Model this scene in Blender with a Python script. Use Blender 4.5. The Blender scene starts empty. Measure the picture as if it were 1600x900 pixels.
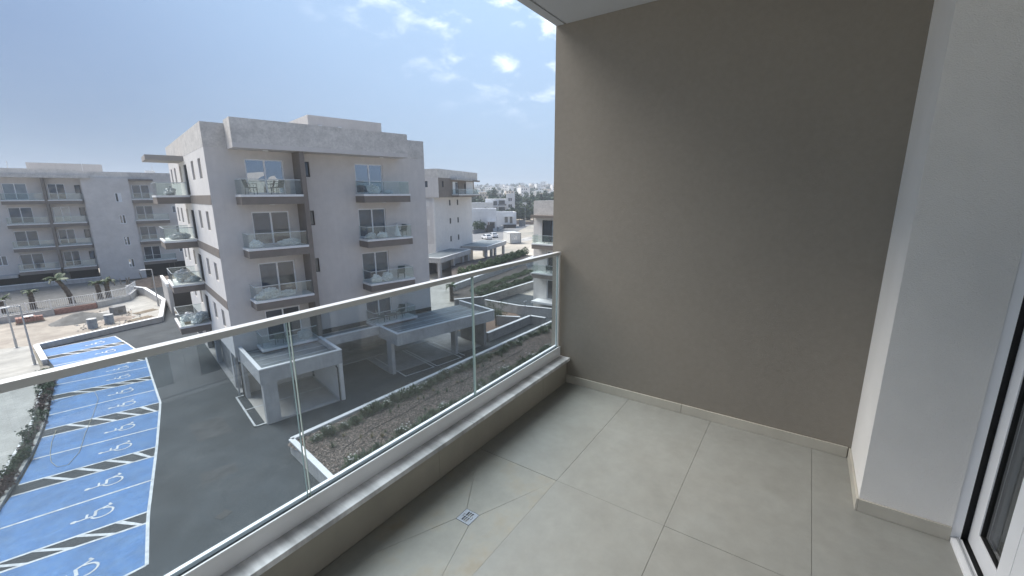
import bpy, bmesh, math, random
from mathutils import Vector, Matrix, noise as mnoise
random.seed(7)
R = math.radians
scene = bpy.context.scene
COL = scene.collection
CAMZ = 12.4                 # eye height above the drive
FZ = 10.75                  # level of the balcony floor

# ------------------------------------------------------------------ camera
cam = bpy.data.cameras.new('camera')
cam.sensor_width = 36.0
cam.lens = 661.37 / 1600 * 36
cam.clip_start = 0.05
cam.clip_end = 6000
camo = bpy.data.objects.new('camera', cam)
COL.objects.link(camo)
_ya, _pi, _ro = R(34.728), R(12.4346), R(-0.362)
_fw = Vector((math.cos(_ya)*math.cos(_pi), math.sin(_ya)*math.cos(_pi), -math.sin(_pi)))
_r = _fw.cross(Vector((0, 0, 1))).normalized()
_u = _r.cross(_fw)
_r2 = _r*math.cos(_ro) + _u*math.sin(_ro)
_u2 = -_r*math.sin(_ro) + _u*math.cos(_ro)
mw = Matrix((( _r2.x, _u2.x, -_fw.x, 0), (_r2.y, _u2.y, -_fw.y, 0), (_r2.z, _u2.z, -_fw.z, CAMZ), (0, 0, 0, 1)))
camo.matrix_world = mw
scene.camera = camo

# ------------------------------------------------------------------ sky, sun, exposure
SUN_AZ, SUN_EL = 100.0, 54.0        # azimuth counter-clockwise from +X
w = bpy.data.worlds.new('World')
scene.world = w
w.use_nodes = True
nt = w.node_tree
nt.nodes.clear()
N = nt.nodes.new
lk = nt.links.new
out = N('ShaderNodeOutputWorld')
bg = N('ShaderNodeBackground')
bg.inputs['Strength'].default_value = 0.05
lk(bg.outputs[0], out.inputs[0])
sky = N('ShaderNodeTexSky')
sky.sky_type = 'NISHITA'
sky.sun_disc = False
sky.sun_elevation = R(SUN_EL)
sky.sun_rotation = R(90 - SUN_AZ)
sky.air_density = 1.1
sky.dust_density = 1.0
sky.ozone_density = 1.6
tc = N('ShaderNodeTexCoord')
sep = N('ShaderNodeSeparateXYZ')
lk(tc.outputs['Generated'], sep.inputs[0])
def wm(op, a, b=None, c=None, clamp=False):
    n = N('ShaderNodeMath'); n.operation = op; n.use_clamp = clamp
    for i, x in enumerate((a, b, c)):
        if x is None: continue
        if isinstance(x, (int, float)): n.inputs[i].default_value = x
        else: lk(x, n.inputs[i])
    return n.outputs[0]
zz = wm('MAXIMUM', sep.outputs[2], 0.0)
den = wm('ADD', zz, 0.22)
cu, cv = wm('DIVIDE', sep.outputs[0], den), wm('DIVIDE', sep.outputs[1], den)
cmb = N('ShaderNodeCombineXYZ'); lk(cu, cmb.inputs[0]); lk(cv, cmb.inputs[1])
def wnoise(scale, detail, rough, dist=0.0, off=(0, 0, 0)):
    mp = N('ShaderNodeMapping'); mp.inputs['Location'].default_value = off
    lk(cmb.outputs[0], mp.inputs[0])
    n = N('ShaderNodeTexNoise'); n.inputs['Scale'].default_value = scale
    n.inputs['Detail'].default_value = detail; n.inputs['Roughness'].default_value = rough
    n.inputs['Distortion'].default_value = dist
    lk(mp.outputs[0], n.inputs['Vector'])
    return n.outputs['Fac']
def wramp(x, a, b):
    n = N('ShaderNodeMapRange'); n.interpolation_type = 'SMOOTHSTEP'
    lk(x, n.inputs[0]); n.inputs[1].default_value = a; n.inputs[2].default_value = b
    return n.outputs[0]
veil = wramp(wnoise(1.1, 5, 0.5, 0.3, (3.1, 0.4, 0)), 0.30, 0.78)          # thin high haze
puff = wramp(wnoise(5.2, 8, 0.60, 0.2, (0.4, 5.6, 0)), 0.50, 0.74)         # small bright cumulus
# cloud sheet with a glow put into its colour, right of the sun lamp
def wdot(v):
    n = N('ShaderNodeVectorMath'); n.operation = 'DOT_PRODUCT'
    lk(tc.outputs['Generated'], n.inputs[0]); n.inputs[1].default_value = v
    return n.outputs['Value']
def wmix(f, a, b):
    n = N('ShaderNodeMix'); n.data_type = 'RGBA'
    for q, x in ((0, f), (6, a), (7, b)):
        if isinstance(x, tuple): n.inputs[q].default_value = (*x, 1)
        elif isinstance(x, float): n.inputs[q].default_value = x
        else: lk(x, n.inputs[q])
    return n.outputs[2]
glowv = (math.cos(R(24))*math.cos(R(48)), math.sin(R(24))*math.cos(R(48)), math.sin(R(48)))   # where the cloud sheet is thinnest
glow = wramp(wdot(glowv), 0.42, 1.0)
puff = wm('MULTIPLY', puff, wramp(wdot(glowv), 0.74, 0.95))
cloud = wmix(glow, (.70, 1.15, 2.15), (2.5, 3.55, 4.95))
cloud = wmix(wm('MULTIPLY', veil, 0.22), cloud, (1.7, 2.35, 3.4))
low = wmix(glow, (1.25, 1.7, 2.2), (3.3, 4.1, 4.85))
hz = wm('POWER', wm('SUBTRACT', 1.0, zz, clamp=True), 6.0)
c1_ = wmix(0.95, sky.outputs[0], cloud)
c2_ = wmix(wm('MULTIPLY', hz, 0.85), c1_, low)
mixp = N('ShaderNodeMix'); mixp.data_type = 'RGBA'
lk(puff, mixp.inputs[0]); lk(c2_, mixp.inputs[6])
mixp.inputs[7].default_value = (9.5, 9.7, 10.0, 1)
lk(mixp.outputs[2], bg.inputs[0])

sun = bpy.data.lights.new('sun', 'SUN')
sun.energy = 1.5
sun.angle = R(45)
sun.color = (1.0, 0.96, 0.90)
suno = bpy.data.objects.new('sun', sun)
COL.objects.link(suno)
_sd = Vector((math.cos(R(SUN_AZ))*math.cos(R(SUN_EL)), math.sin(R(SUN_AZ))*math.cos(R(SUN_EL)), math.sin(R(SUN_EL))))
suno.rotation_euler = _sd.to_track_quat('Z', 'Y').to_euler()
suno.location = (0, 0, 60)
scene.view_settings.view_transform = 'Standard'
scene.view_settings.look = 'None'
scene.view_settings.exposure = 2.2
scene.view_settings.gamma = 1.0
scene.cycles.transparent_max_bounces = 32

# ------------------------------------------------------------------ materials
MATS = {}
def mat(name, col, rough=0.8, var=0.10, scale=3.0, bump=0.0, bscale=60.0, stain=0.0, sscale=0.5,
        streak=0.0, streakscale=(6, 6, 0.7), metal=0.0, spec=0.5, coat=0.0, col2=None, c2scale=4.0, c2lo=0.45, c2hi=0.6, coords='Object', rvar=0.0):
    if name in MATS: return MATS[name]
    m = bpy.data.materials.new(name); m.use_nodes = True
    t = m.node_tree; n = t.nodes; l = t.links.new
    b = n['Principled BSDF']
    b.inputs['Roughness'].default_value = rough
    b.inputs['Metallic'].default_value = metal
    b.inputs['Specular IOR Level'].default_value = spec
    b.inputs['Coat Weight'].default_value = coat
    tcn = n.new('ShaderNodeTexCoord'); vec = tcn.outputs[coords]
    def noise(sc, det=4, ro=0.6, v=None):
        x = n.new('ShaderNodeTexNoise'); x.inputs['Scale'].default_value = sc
        x.inputs['Detail'].default_value = det; x.inputs['Roughness'].default_value = ro
        l(v or vec, x.inputs['Vector']); return x.outputs['Fac']
    def rng(x, a, bb, c, d):
        r = n.new('ShaderNodeMapRange'); l(x, r.inputs[0])
        for i, q in enumerate((a, bb, c, d)): r.inputs[i+1].default_value = q
        return r.outputs[0]
    def mul(a, bb):
        q = n.new('ShaderNodeMath'); q.operation = 'MULTIPLY'
        l(a, q.inputs[0]); l(bb, q.inputs[1]); return q.outputs[0]
    f = rng(noise(scale), 0.3, 0.7, 1-var, 1+var)
    if stain: f = mul(f, rng(noise(sscale, 6, 0.65), 0.35, 0.62, 1-stain, 1+stain*0.4))
    if streak:
        mp = n.new('ShaderNodeMapping'); mp.inputs['Scale'].default_value = streakscale
        l(vec, mp.inputs[0]); f = mul(f, rng(noise(1.0, 6, 0.65, mp.outputs[0]), 0.35, 0.65, 1-streak, 1+streak*0.5))
    base = n.new('ShaderNodeRGB'); base.outputs[0].default_value = (*col, 1)
    cout = base.outputs[0]
    if col2 is not None:
        mx = n.new('ShaderNodeMix'); mx.data_type = 'RGBA'
        l(rng(noise(c2scale, 6, 0.65), c2lo, c2hi, 0, 1), mx.inputs[0]); l(cout, mx.inputs[6]); mx.inputs[7].default_value = (*col2, 1)
        cout = mx.outputs[2]
    vm = n.new('ShaderNodeVectorMath'); vm.operation = 'SCALE'
    l(cout, vm.inputs[0]); l(f, vm.inputs['Scale'])
    l(vm.outputs[0], b.inputs['Base Color'])
    if rvar: l(rng(noise(scale*0.7, 5), 0.3, 0.7, rough-rvar, rough+rvar), b.inputs['Roughness'])
    if bump:
        bp = n.new('ShaderNodeBump'); bp.inputs['Strength'].default_value = bump
        bp.inputs['Distance'].default_value = 0.01
        l(noise(bscale, 3, 0.6), bp.inputs['Height']); l(bp.outputs[0], b.inputs['Normal'])
    MATS[name] = m
    return m

def thin_glass(name, tint, rough=0.0, ior0=0.05, dirt=0.0):
    if name in MATS: return MATS[name]
    m = bpy.data.materials.new(name); m.use_nodes = True
    t = m.node_tree; n = t.nodes; l = t.links.new
    n.remove(n['Principled BSDF'])
    o = n['Material Output']
    tr = n.new('ShaderNodeBsdfTransparent'); tr.inputs[0].default_value = (*tint, 1)
    gl = n.new('ShaderNodeBsdfGlossy'); gl.inputs['Roughness'].default_value = rough
    lw = n.new('ShaderNodeLayerWeight'); lw.inputs[0].default_value = 0.5
    p = n.new('ShaderNodeMath'); p.operation = 'POWER'; l(lw.outputs['Facing'], p.inputs[0]); p.inputs[1].default_value = 5.0
    ma = n.new('ShaderNodeMath'); ma.operation = 'MULTIPLY_ADD'; l(p.outputs[0], ma.inputs[0])
    ma.inputs[1].default_value = 1-ior0; ma.inputs[2].default_value = ior0
    mx = n.new('ShaderNodeMixShader'); l(ma.outputs[0], mx.inputs[0]); l(tr.outputs[0], mx.inputs[1]); l(gl.outputs[0], mx.inputs[2])
    last = mx.outputs[0]
    if dirt:
        df = n.new('ShaderNodeBsdfDiffuse'); df.inputs[0].default_value = (0.6, 0.62, 0.62, 1)
        tcn = n.new('ShaderNodeTexCoord')
        nz = n.new('ShaderNodeTexNoise'); nz.inputs['Scale'].default_value = 1.7; nz.inputs['Detail'].default_value = 7; nz.inputs['Roughness'].default_value = 0.7
        l(tcn.outputs['Object'], nz.inputs['Vector'])
        rg = n.new('ShaderNodeMapRange'); l(nz.outputs['Fac'], rg.inputs[0])
        rg.inputs[1].default_value = 0.35; rg.inputs[2].default_value = 0.75; rg.inputs[3].default_value = dirt*0.3; rg.inputs[4].default_value = dirt
        m2 = n.new('ShaderNodeMixShader'); l(rg.outputs[0], m2.inputs[0]); l(last, m2.inputs[1]); l(df.outputs[0], m2.inputs[2]); last = m2.outputs[0]
    l(last, o.inputs[0])
    MATS[name] = m
    return m

def pane_mat(name, col, refl=0.3, wav=0.02):
    """window glazing: dark room behind, coated glass in front"""
    if name in MATS: return MATS[name]
    m = bpy.data.materials.new(name); m.use_nodes = True
    t = m.node_tree; n = t.nodes; l = t.links.new
    b = n['Principled BSDF']; b.inputs['Roughness'].default_value = 0.35
    tcn = n.new('ShaderNodeTexCoord')
    nz = n.new('ShaderNodeTexNoise'); nz.inputs['Scale'].default_value = 1.3; nz.inputs['Detail'].default_value = 3
    l(tcn.outputs['Object'], nz.inputs['Vector'])
    rg = n.new('ShaderNodeMapRange'); l(nz.outputs['Fac'], rg.inputs[0]); rg.inputs[1].default_value = .3; rg.inputs[2].default_value = .7
    rg.inputs[3].default_value = .6; rg.inputs[4].default_value = 1.4
    vm = n.new('ShaderNodeVectorMath'); vm.operation = 'SCALE'; vm.inputs[0].default_value = col; l(rg.outputs[0], vm.inputs['Scale'])
    l(vm.outputs[0], b.inputs['Base Color'])
    gl = n.new('ShaderNodeBsdfGlossy'); gl.inputs['Roughness'].default_value = 0.015; gl.inputs[0].default_value = (0.86, 0.93, 1, 1)
    nz2 = n.new('ShaderNodeTexNoise'); nz2.inputs['Scale'].default_value = 0.9; nz2.inputs['Detail'].default_value = 1
    l(tcn.outputs['Object'], nz2.inputs['Vector'])
    bp = n.new('ShaderNodeBump'); bp.inputs['Strength'].default_value = 1.0; bp.inputs['Distance'].default_value = wav
    l(nz2.outputs['Fac'], bp.inputs['Height']); l(bp.outputs[0], gl.inputs['Normal'])
    mx = n.new('ShaderNodeMixShader'); mx.inputs[0].default_value = refl
    l(b.outputs[0], mx.inputs[1]); l(gl.outputs[0], mx.inputs[2]); l(mx.outputs[0], n['Material Output'].inputs[0])
    MATS[name] = m
    return m

def leaf_mat(name, col, var=0.5):
    if name in MATS: return MATS[name]
    m = bpy.data.materials.new(name); m.use_nodes = True
    t = m.node_tree; n = t.nodes; l = t.links.new
    b = n['Principled BSDF']; b.inputs['Roughness'].default_value = 0.55
    b.inputs['Specular IOR Level'].default_value = 0.3
    g = n.new('ShaderNodeNewGeometry')
    rg = n.new('ShaderNodeMapRange'); l(g.outputs['Random Per Island'], rg.inputs[0]); rg.inputs[3].default_value = 1-var; rg.inputs[4].default_value = 1+var
    vm = n.new('ShaderNodeVectorMath'); vm.operation = 'SCALE'; vm.inputs[0].default_value = col; l(rg.outputs[0], vm.inputs['Scale'])
    l(vm.outputs[0], b.inputs['Base Color'])
    MATS[name] = m
    return m

stucco_grey = mat('grey stucco', (0.625, 0.592, 0.562), 0.9, 0.04, 2.0, 0.35, 45, stain=0.05, sscale=0.35, streak=0.03, streakscale=(3, 3, 0.25))
stucco_cream = mat('cream stucco', (0.73, 0.70, 0.665), 0.9, 0.04, 2.0, 0.35, 45, stain=0.05, sscale=0.35, streak=0.04)
stucco_brown = mat('taupe stucco', (0.225, 0.195, 0.17), 0.9, 0.06, 2.0, 0.3, 45, stain=0.06)
raw_conc = mat('raw concrete', (0.62, 0.59, 0.55), 0.92, 0.12, 9.0, 0.5, 14, stain=0.16, sscale=1.6, streak=0.06, streakscale=(.35, .35, 2.2))
smooth_conc = mat('smooth concrete', (0.48, 0.47, 0.455), 0.85, 0.08, 1.2, 0.2, 20, stain=0.14, sscale=0.8, streak=0.10)
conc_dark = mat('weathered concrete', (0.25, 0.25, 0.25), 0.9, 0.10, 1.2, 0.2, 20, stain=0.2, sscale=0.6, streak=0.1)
white_paint = mat('white coping paint', (0.78, 0.78, 0.77), 0.6, 0.04, 4.0, 0.0, stain=0.08)
white_alu = mat('white lacquered aluminium', (0.82, 0.83, 0.845), 0.35, 0.015, 8.0, 0.0, spec=0.5)
grey_alu = mat('grey aluminium', (0.42, 0.43, 0.44), 0.4, 0.03, 5.0, metal=0.3)
dark_frame = mat('dark window frame', (0.05, 0.045, 0.04), 0.5, 0.05, 5)
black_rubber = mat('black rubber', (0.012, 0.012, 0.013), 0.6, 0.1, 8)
shutter_mat = mat('closed taupe shutter', (0.26, 0.24, 0.215), 0.7, 0.06, 8, streak=0.08, streakscale=(1, 1, 14))
pane_a = pane_mat('blue grey glazing', (0.035, 0.048, 0.068), 0.42)
pane_e = pane_mat('plain blue grey glazing', (0.04, 0.06, 0.09), 0.065)
pane_b = pane_mat('glazing over a pale curtain', (0.15, 0.175, 0.19), 0.14)
pane_c = pane_mat('dark glazing', (0.02, 0.024, 0.032), 0.075)
pane_d = pane_mat('door glazing', (0.045, 0.05, 0.045), 0.12, 0.004)
glass_far = thin_glass('green tinted balcony glass', (0.925, 0.96, 0.95), 0.0, 0.05, 0.04)
glass_near = thin_glass('clear railing glass', (0.86, 0.91, 0.94), 0.0, 0.06, 0.11)  # film stands for dirt and for a milky veil of reflection
glass_edge = mat('green glass edge', (0.35, 0.45, 0.43), 0.15, 0.05, 6, spec=0.6)
rail_far = mat('pale railing cap', (0.55, 0.58, 0.58), 0.35, 0.03, 6)
asphalt = mat('asphalt', (0.052, 0.060, 0.067), 0.86, 0.24, 14, 0.0, 40, stain=0.26, sscale=0.35, spec=0.35, col2=(0.078,0.085,0.09), c2scale=.55, c2lo=.5, c2hi=.75)
asphalt_patch = mat('asphalt repair patch', (0.060, 0.063, 0.066), 0.9, 0.25, 2, 0.12, 40, stain=0.2)
blue_paint = mat('blue bay paint', (0.048, 0.165, 0.385), 0.65, 0.10, 6, 0.1, 90, stain=0.20, sscale=0.7, streak=.08, streakscale=(.5,4,1), col2=(0.075, 0.195, 0.40), c2scale=2.0)
line_paint = mat('white road paint', (0.58, 0.60, 0.61), 0.7, 0.12, 5, 0.2, 90, stain=0.22, sscale=3)
pave_mat = mat('pale concrete paving', (0.40, 0.385, 0.35), 0.9, 0.10, 1.2, 0.3, 40, stain=0.2, sscale=0.5)
apron_mat = mat('apron concrete', (0.36, 0.355, 0.345), 0.85, 0.08, 1.2, 0.2, 40, stain=0.14, sscale=0.6)
dirt = mat('dry earth', (0.40, 0.355, 0.30), 0.95, 0.15, 0.9, 0.6, 18, stain=0.18, sscale=0.25, col2=(0.30, 0.26, 0.22), c2scale=0.5)
dirt_grey = mat('grey sand', (0.17, 0.165, 0.155), 0.95, 0.15, 2, 0.8, 20, stain=0.2)
dry_ground = mat('dusty ground', (0.42, 0.38, 0.32), 0.95, 0.12, 0.3, 0.3, 5, stain=0.2, sscale=0.05, col2=(0.30, 0.29, 0.25), c2scale=0.06)
mulch_soil = mat('dark mulch soil', (0.095, 0.08, 0.07), 0.95, 0.3, 9, 0.9, 30, stain=0.3, sscale=2)
stone_mat = mat('kerb stone', (0.36, 0.36, 0.34), 0.85, 0.12, 3, 0.3, 30, stain=0.15)
brick_red = mat('red brick', (0.36, 0.21, 0.175), 0.9, 0.2, 6, 0.4, 20, stain=0.15, sscale=2)
wood = mat('weathered timber', (0.34, 0.28, 0.21), 0.85, 0.15, 6, 0.3, 20)
steel = mat('galvanised steel', (0.42, 0.43, 0.44), 0.45, 0.08, 4, metal=0.6)
plastic = mat('clear plastic wrap', (0.58, 0.61, 0.62), 0.22, 0.12, 4, 0.4, 9, spec=0.7)
plastic_w = mat('white plastic bag', (0.74, 0.76, 0.77), 0.35, 0.10, 4, 0.5, 9, spec=0.6)
green_chair = mat('grey green chair weave', (0.10, 0.13, 0.12), 0.6, 0.15, 9)
leaf_dark = leaf_mat('dark leaves', (0.055, 0.09, 0.045))
leaf_mid = leaf_mat('mid green leaves', (0.10, 0.14, 0.075))
leaf_grey = leaf_mat('grey green leaves', (0.12, 0.15, 0.09))
leaf_pine = leaf_mat('pine needles', (0.055, 0.085, 0.045))
leaf_palm = leaf_mat('palm leaflets', (0.085, 0.12, 0.06))
leaf_red = leaf_mat('reddish shrub leaves', (0.10, 0.055, 0.05))
leaf_dry = leaf_mat('dry grass', (0.28, 0.24, 0.14))
petal = leaf_mat('white petals', (0.72, 0.70, 0.66), 0.15)
bark = mat('bark', (0.12, 0.095, 0.075), 0.95, 0.25, 8, 0.8, 25)

# ------------------------------------------------------------------ mesh helpers
class MB:
    def __init__(s): s.v = []; s.f = []
    def pts(s, vs, fs):
        k = len(s.v); s.v += [tuple(v) for v in vs]; s.f += [tuple(i+k for i in f) for f in fs]
    def box(s, x0, x1, y0, y1, z0, z1):
        s.pts([(x0,y0,z0),(x1,y0,z0),(x1,y1,z0),(x0,y1,z0),(x0,y0,z1),(x1,y0,z1),(x1,y1,z1),(x0,y1,z1)],
              [(0,3,2,1),(4,5,6,7),(0,1,5,4),(1,2,6,5),(2,3,7,6),(3,0,4,7)]); return s
    def pbox(s, pl, u0, u1, z0, z1, d0, d1):
        c = [pl(u,z,d) for d in (d0, d1) for z in (z0, z1) for u in (u0, u1)]
        s.pts(c, [(0,1,3,2),(4,6,7,5),(0,4,5,1),(2,3,7,6),(0,2,6,4),(1,5,7,3)]); return s
    def quad(s, a, b, c, d): s.pts([a,b,c,d], [(0,1,2,3)]); return s
    def poly(s, p): s.pts(p, [tuple(range(len(p)))]); return s
    def prism(s, poly, z0, z1):
        n = len(poly)
        vs = [(x,y,z0) for x,y in poly] + [(x,y,z1) for x,y in poly]
        fs = [tuple(range(n-1,-1,-1)), tuple(range(n,2*n))] + [(i,(i+1)%n,n+(i+1)%n,n+i) for i in range(n)]
        s.pts(vs, fs); return s
    def seg(s, a, b, w, z0, z1):
        """upright wall or strip from a to b (plan), width w"""
        d = Vector((b[0]-a[0], b[1]-a[1])); d.normalize(); q = Vector((-d.y, d.x))*w/2
        s.prism([(a[0]-q.x,a[1]-q.y),(b[0]-q.x,b[1]-q.y),(b[0]+q.x,b[1]+q.y),(a[0]+q.x,a[1]+q.y)], z0, z1); return s
    def tube(s, pts, r, n=8, cap=True):
        pts = [Vector(p) for p in pts]; rs = r if isinstance(r, (list, tuple)) else [r]*len(pts)
        rings = []
        for i, p in enumerate(pts):
            d = (pts[min(i+1,len(pts)-1)] - pts[max(i-1,0)]).normalized()
            a = d.cross(Vector((0,0,1)) if abs(d.z) < 0.9 else Vector((1,0,0))).normalized(); b = d.cross(a)
            rings.append([p + (a*math.cos(2*math.pi*k/n) + b*math.sin(2*math.pi*k/n))*rs[i] for k in range(n)])
        vs = [v for rg in rings for v in rg]; fs = []
        for i in range(len(rings)-1):
            for k in range(n): fs.append((i*n+k, i*n+(k+1)%n, (i+1)*n+(k+1)%n, (i+1)*n+k))
        if cap: fs += [tuple(range(n-1,-1,-1)), tuple(range((len(rings)-1)*n, len(rings)*n))]
        s.pts(vs, fs); return s
    def mesh(s, name, m, smooth=False, bevel=0.0, recalc=True):
        me = bpy.data.meshes.new(name); me.from_pydata(s.v, [], s.f); me.update()
        if recalc or bevel:
            bm = bmesh.new(); bm.from_mesh(me)
            if recalc: bmesh.ops.recalc_face_normals(bm, faces=bm.faces)
            if bevel: bmesh.ops.bevel(bm, geom=[e for e in bm.edges if len(e.link_faces) == 2 and e.calc_face_angle(0) > 0.6], offset=bevel, segments=2, affect='EDGES', profile=0.7)
            bm.to_mesh(me); bm.free()
        if smooth:
            for p in me.polygons: p.use_smooth = True
        me.materials.append(m)
        return me
    def build(s, name, m, parent=None, smooth=False, bevel=0.0, recalc=True, kind=None, label=None):
        return link(name, s.mesh(name, m, smooth, bevel, recalc), parent, kind, label)

def link(name, me, parent=None, kind=None, label=None, loc=None, rot=None):
    o = bpy.data.objects.new(name, me); COL.objects.link(o)
    if parent is not None: o.parent = parent
    if loc is not None: o.location = loc
    if rot is not None: o.rotation_euler = rot
    if kind: o['kind'] = kind
    if label: o['label'] = label
    return o
def thing(name, label, cat, loc=(0, 0, 0), rotz=0.0, group=None):
    o = bpy.data.objects.new(name, None); COL.objects.link(o)
    o.empty_display_size = 0.3
    o.location = loc; o.rotation_euler = (0, 0, rotz)
    tag(o, label, cat, group); return o
def tag(o, label, cat, group=None):
    o['label'] = label; o['category'] = cat
    if group: o['group'] = group
    return o
def dup(src, loc, rotz=0.0, label=None, group=None, scale=None):
    def cp(o, par):
        c = o.copy(); COL.objects.link(c); c.parent = par
        for ch in list(o.children): cp(ch, c)
        return c
    kids = list(src.children)
    r = src.copy(); COL.objects.link(r)
    for ch in kids: cp(ch, r)
    r.location = loc; r.rotation_euler = (0, 0, rotz)
    if scale: r.scale = (scale,)*3 if isinstance(scale, (int, float)) else scale
    if label: r['label'] = label
    if group: r['group'] = group
    return r

def front(off=0.0): return lambda u, z, d: (u, off + d, z)          # faces -y
def side(off=0.0): return lambda u, z, d: (off + d, u, z)           # faces -x
def panel(mb, pl, u0, u1, z0, z1, holes, depth=0.16):
    """flat wall with real openings and reveals"""
    us = sorted({u0, u1, *[h[0] for h in holes], *[h[1] for h in holes]}); us = [u for u in us if u0 <= u <= u1]
    zs = sorted({z0, z1, *[h[2] for h in holes], *[h[3] for h in holes]}); zs = [z for z in zs if z0 <= z <= z1]
    for i in range(len(us)-1):
        for j in range(len(zs)-1):
            um, zm = (us[i]+us[i+1])/2, (zs[j]+zs[j+1])/2
            if any(h[0] < um < h[1] and h[2] < zm < h[3] for h in holes): continue
            mb.quad(pl(us[i],zs[j],0), pl(us[i+1],zs[j],0), pl(us[i+1],zs[j+1],0), pl(us[i],zs[j+1],0))
    for a, b, c, d in holes:
        mb.quad(pl(a,c,0), pl(a,c,depth), pl(a,d,depth), pl(a,d,0)); mb.quad(pl(b,c,0), pl(b,d,0), pl(b,d,depth), pl(b,c,depth))
        mb.quad(pl(a,c,0), pl(b,c,0), pl(b,c,depth), pl(a,c,depth)); mb.quad(pl(a,d,0), pl(a,d,depth), pl(b,d,depth), pl(b,d,0))
        mb.quad(pl(a,c,depth+.06), pl(b,c,depth+.06), pl(b,d,depth+.06), pl(a,d,depth+.06))

def window(par, pl, a, b, c, d, depth=0.16, fm=None, panes=2, pm=None, fw=0.06, name='window'):
    fm = fm or white_alu
    m = MB(); D0, D1 = depth-0.07, depth-0.005
    m.pbox(pl, a+.003, a+fw, c+.003, d-.003, D0, D1); m.pbox(pl, b-fw, b-.003, c+.003, d-.003, D0, D1)
    m.pbox(pl, a+fw, b-fw, c+.003, c+fw, D0, D1); m.pbox(pl, a+fw, b-fw, d-fw, d-.003, D0, D1)
    mid = []
    for i in range(1, panes):
        x = a + (b-a)*i/panes; mid.append(x); m.pbox(pl, x-fw*.6, x+fw*.6, c+fw, d-fw, D0-.01, D1)
    f = m.build(name, fm, par)
    xs = [a+fw] + mid + [b-fw]
    for i in range(panes):
        p = pm[i % len(pm)] if isinstance(pm, (list, tuple)) else (pm or pane_a)
        l_ = xs[i] + (fw*.6 if i else 0); r_ = xs[i+1] - (fw*.6 if i < panes-1 else 0)
        MB().pbox(pl, l_, r_, c+fw, d-fw, depth-.035, depth-.02).build('pane', p, f)
    return f

def balcony(par, x0, x1, y0, y1, z, sides, drop=0.57, fascia=None, h=0.86, slab=True, strip=True):
    """slab with taupe fascia, white edge strip, glass on the given sides ('f' front y0, 'l' x0, 'r' x1, 'b' y1)"""
    m = MB()
    if slab: m.box(x0, x1, y0, y1, z-drop, z-.13)
    else: m.box(x0+.1, x1-.1, y0+.1, y1, z-.3, z-.13)
    o = m.build('balcony', fascia or stucco_brown, par)
    if strip: MB().box(x0-.03, x1+(.03 if 'r' in sides else 0), y0-.03, y1-.002, z-.13, z).build('floor_edge', white_paint, o)
    i = .05; t = .02
    def gl(a0, a1, b0, b1):
        MB().box(a0, a1, b0, b1, z+.01, z+h-.02).build('glass_panel', glass_far, o)
        MB().box(a0-.008, a1+.008, b0-.008, b1+.008, z+h-.02, z+h+.02).build('handrail', rail_far, o)
    if 'f' in sides:
        n = max(1, round((x1-x0)/1.5)); wds = (x1-x0-2*i)/n
        for k in range(n): gl(x0+i+k*wds+.03*(k == 0), x0+i+(k+1)*wds-.01-.03*(k == n-1), y0+i, y0+i+t)
    if 'b' in sides: gl(x0+i+.03, x1-.06, y1-i-t, y1-i)
    if 'l' in sides: gl(x0+i, x0+i+t, y0+i, y1-.03 - (.06 if 'b' in sides else 0))
    if 'r' in sides: gl(x1-i-t, x1-i, y0+i, y1-.03)
    return o

def leaf_cloud(mb, n, cx, cy, cz, rx, ry, rz, size, rnd, clump=None, shell=0.5):
    """leaf sized quads spread through an ellipsoid, gathered in clumps"""
    cl = []
    for k in range(clump or 1):
        while True:
            p = Vector((rnd.uniform(-1,1), rnd.uniform(-1,1), rnd.uniform(-1,1)))
            if p.length <= 1: break
        if clump: p = p.normalized()*max(p.length, shell*rnd.random()+.35) if p.length > 0 else p
        cl.append(p)
    for k in range(n):
        if clump:
            c = rnd.choice(cl); g = Vector((rnd.gauss(0,1), rnd.gauss(0,1), rnd.gauss(0,1)))*0.19
            p = c*0.85 + g
        else:
            while True:
                p = Vector((rnd.uniform(-1,1), rnd.uniform(-1,1), rnd.uniform(-1,1)))
                if p.length <= 1: break
        P = Vector((cx+p.x*rx, cy+p.y*ry, cz+p.z*rz))
        a = Vector((rnd.gauss(0,1), rnd.gauss(0,1), rnd.gauss(0,1))).normalized()
        b = a.cross(Vector((rnd.gauss(0,1), rnd.gauss(0,1), rnd.gauss(0,1)))).normalized()
        s = size*rnd.uniform(.6, 1.4)
        mb.pts([P-a*s, P+b*s*.45, P+a*s, P-b*s*.45], [(0,1,2,3)])

def tree(name, label, x, y, z, h, rx, rz, n, size, lm, seed, trunk_r=0.12, cat='tree', group=None, bare=0.35, clump=26):
    rnd = random.Random(seed)
    t = thing(name, label, cat, (x, y, z), rnd.uniform(0, 6), group)
    m = MB(); hc = h - rz
    m.tube([(0,0,-.1), (rnd.uniform(-.06,.06)*h*.3,0,h*.3), (rnd.uniform(-.05,.05)*h,0,h*.6), (0,0,h*.85)], [trunk_r, trunk_r*.8, trunk_r*.5, trunk_r*.15], 8)
    for k in range(7):
        a = rnd.uniform(0, 6.28); z0 = h*rnd.uniform(bare*.8, .7)
        q = Vector((math.cos(a)*rx*.7, math.sin(a)*rx*.7, z0 + rz*.5))
        m.tube([(0,0,z0), (q.x*.5, q.y*.5, z0+rz*.2), q], [trunk_r*.4, trunk_r*.28, trunk_r*.1], 5)
    m.build('trunk', bark, t, smooth=True)
    c = MB(); leaf_cloud(c, n, 0, 0, hc, rx, rx, rz, size, rnd, clump)
    c.build('crown', lm, t, recalc=False)
    return t

exec_later = []
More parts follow.
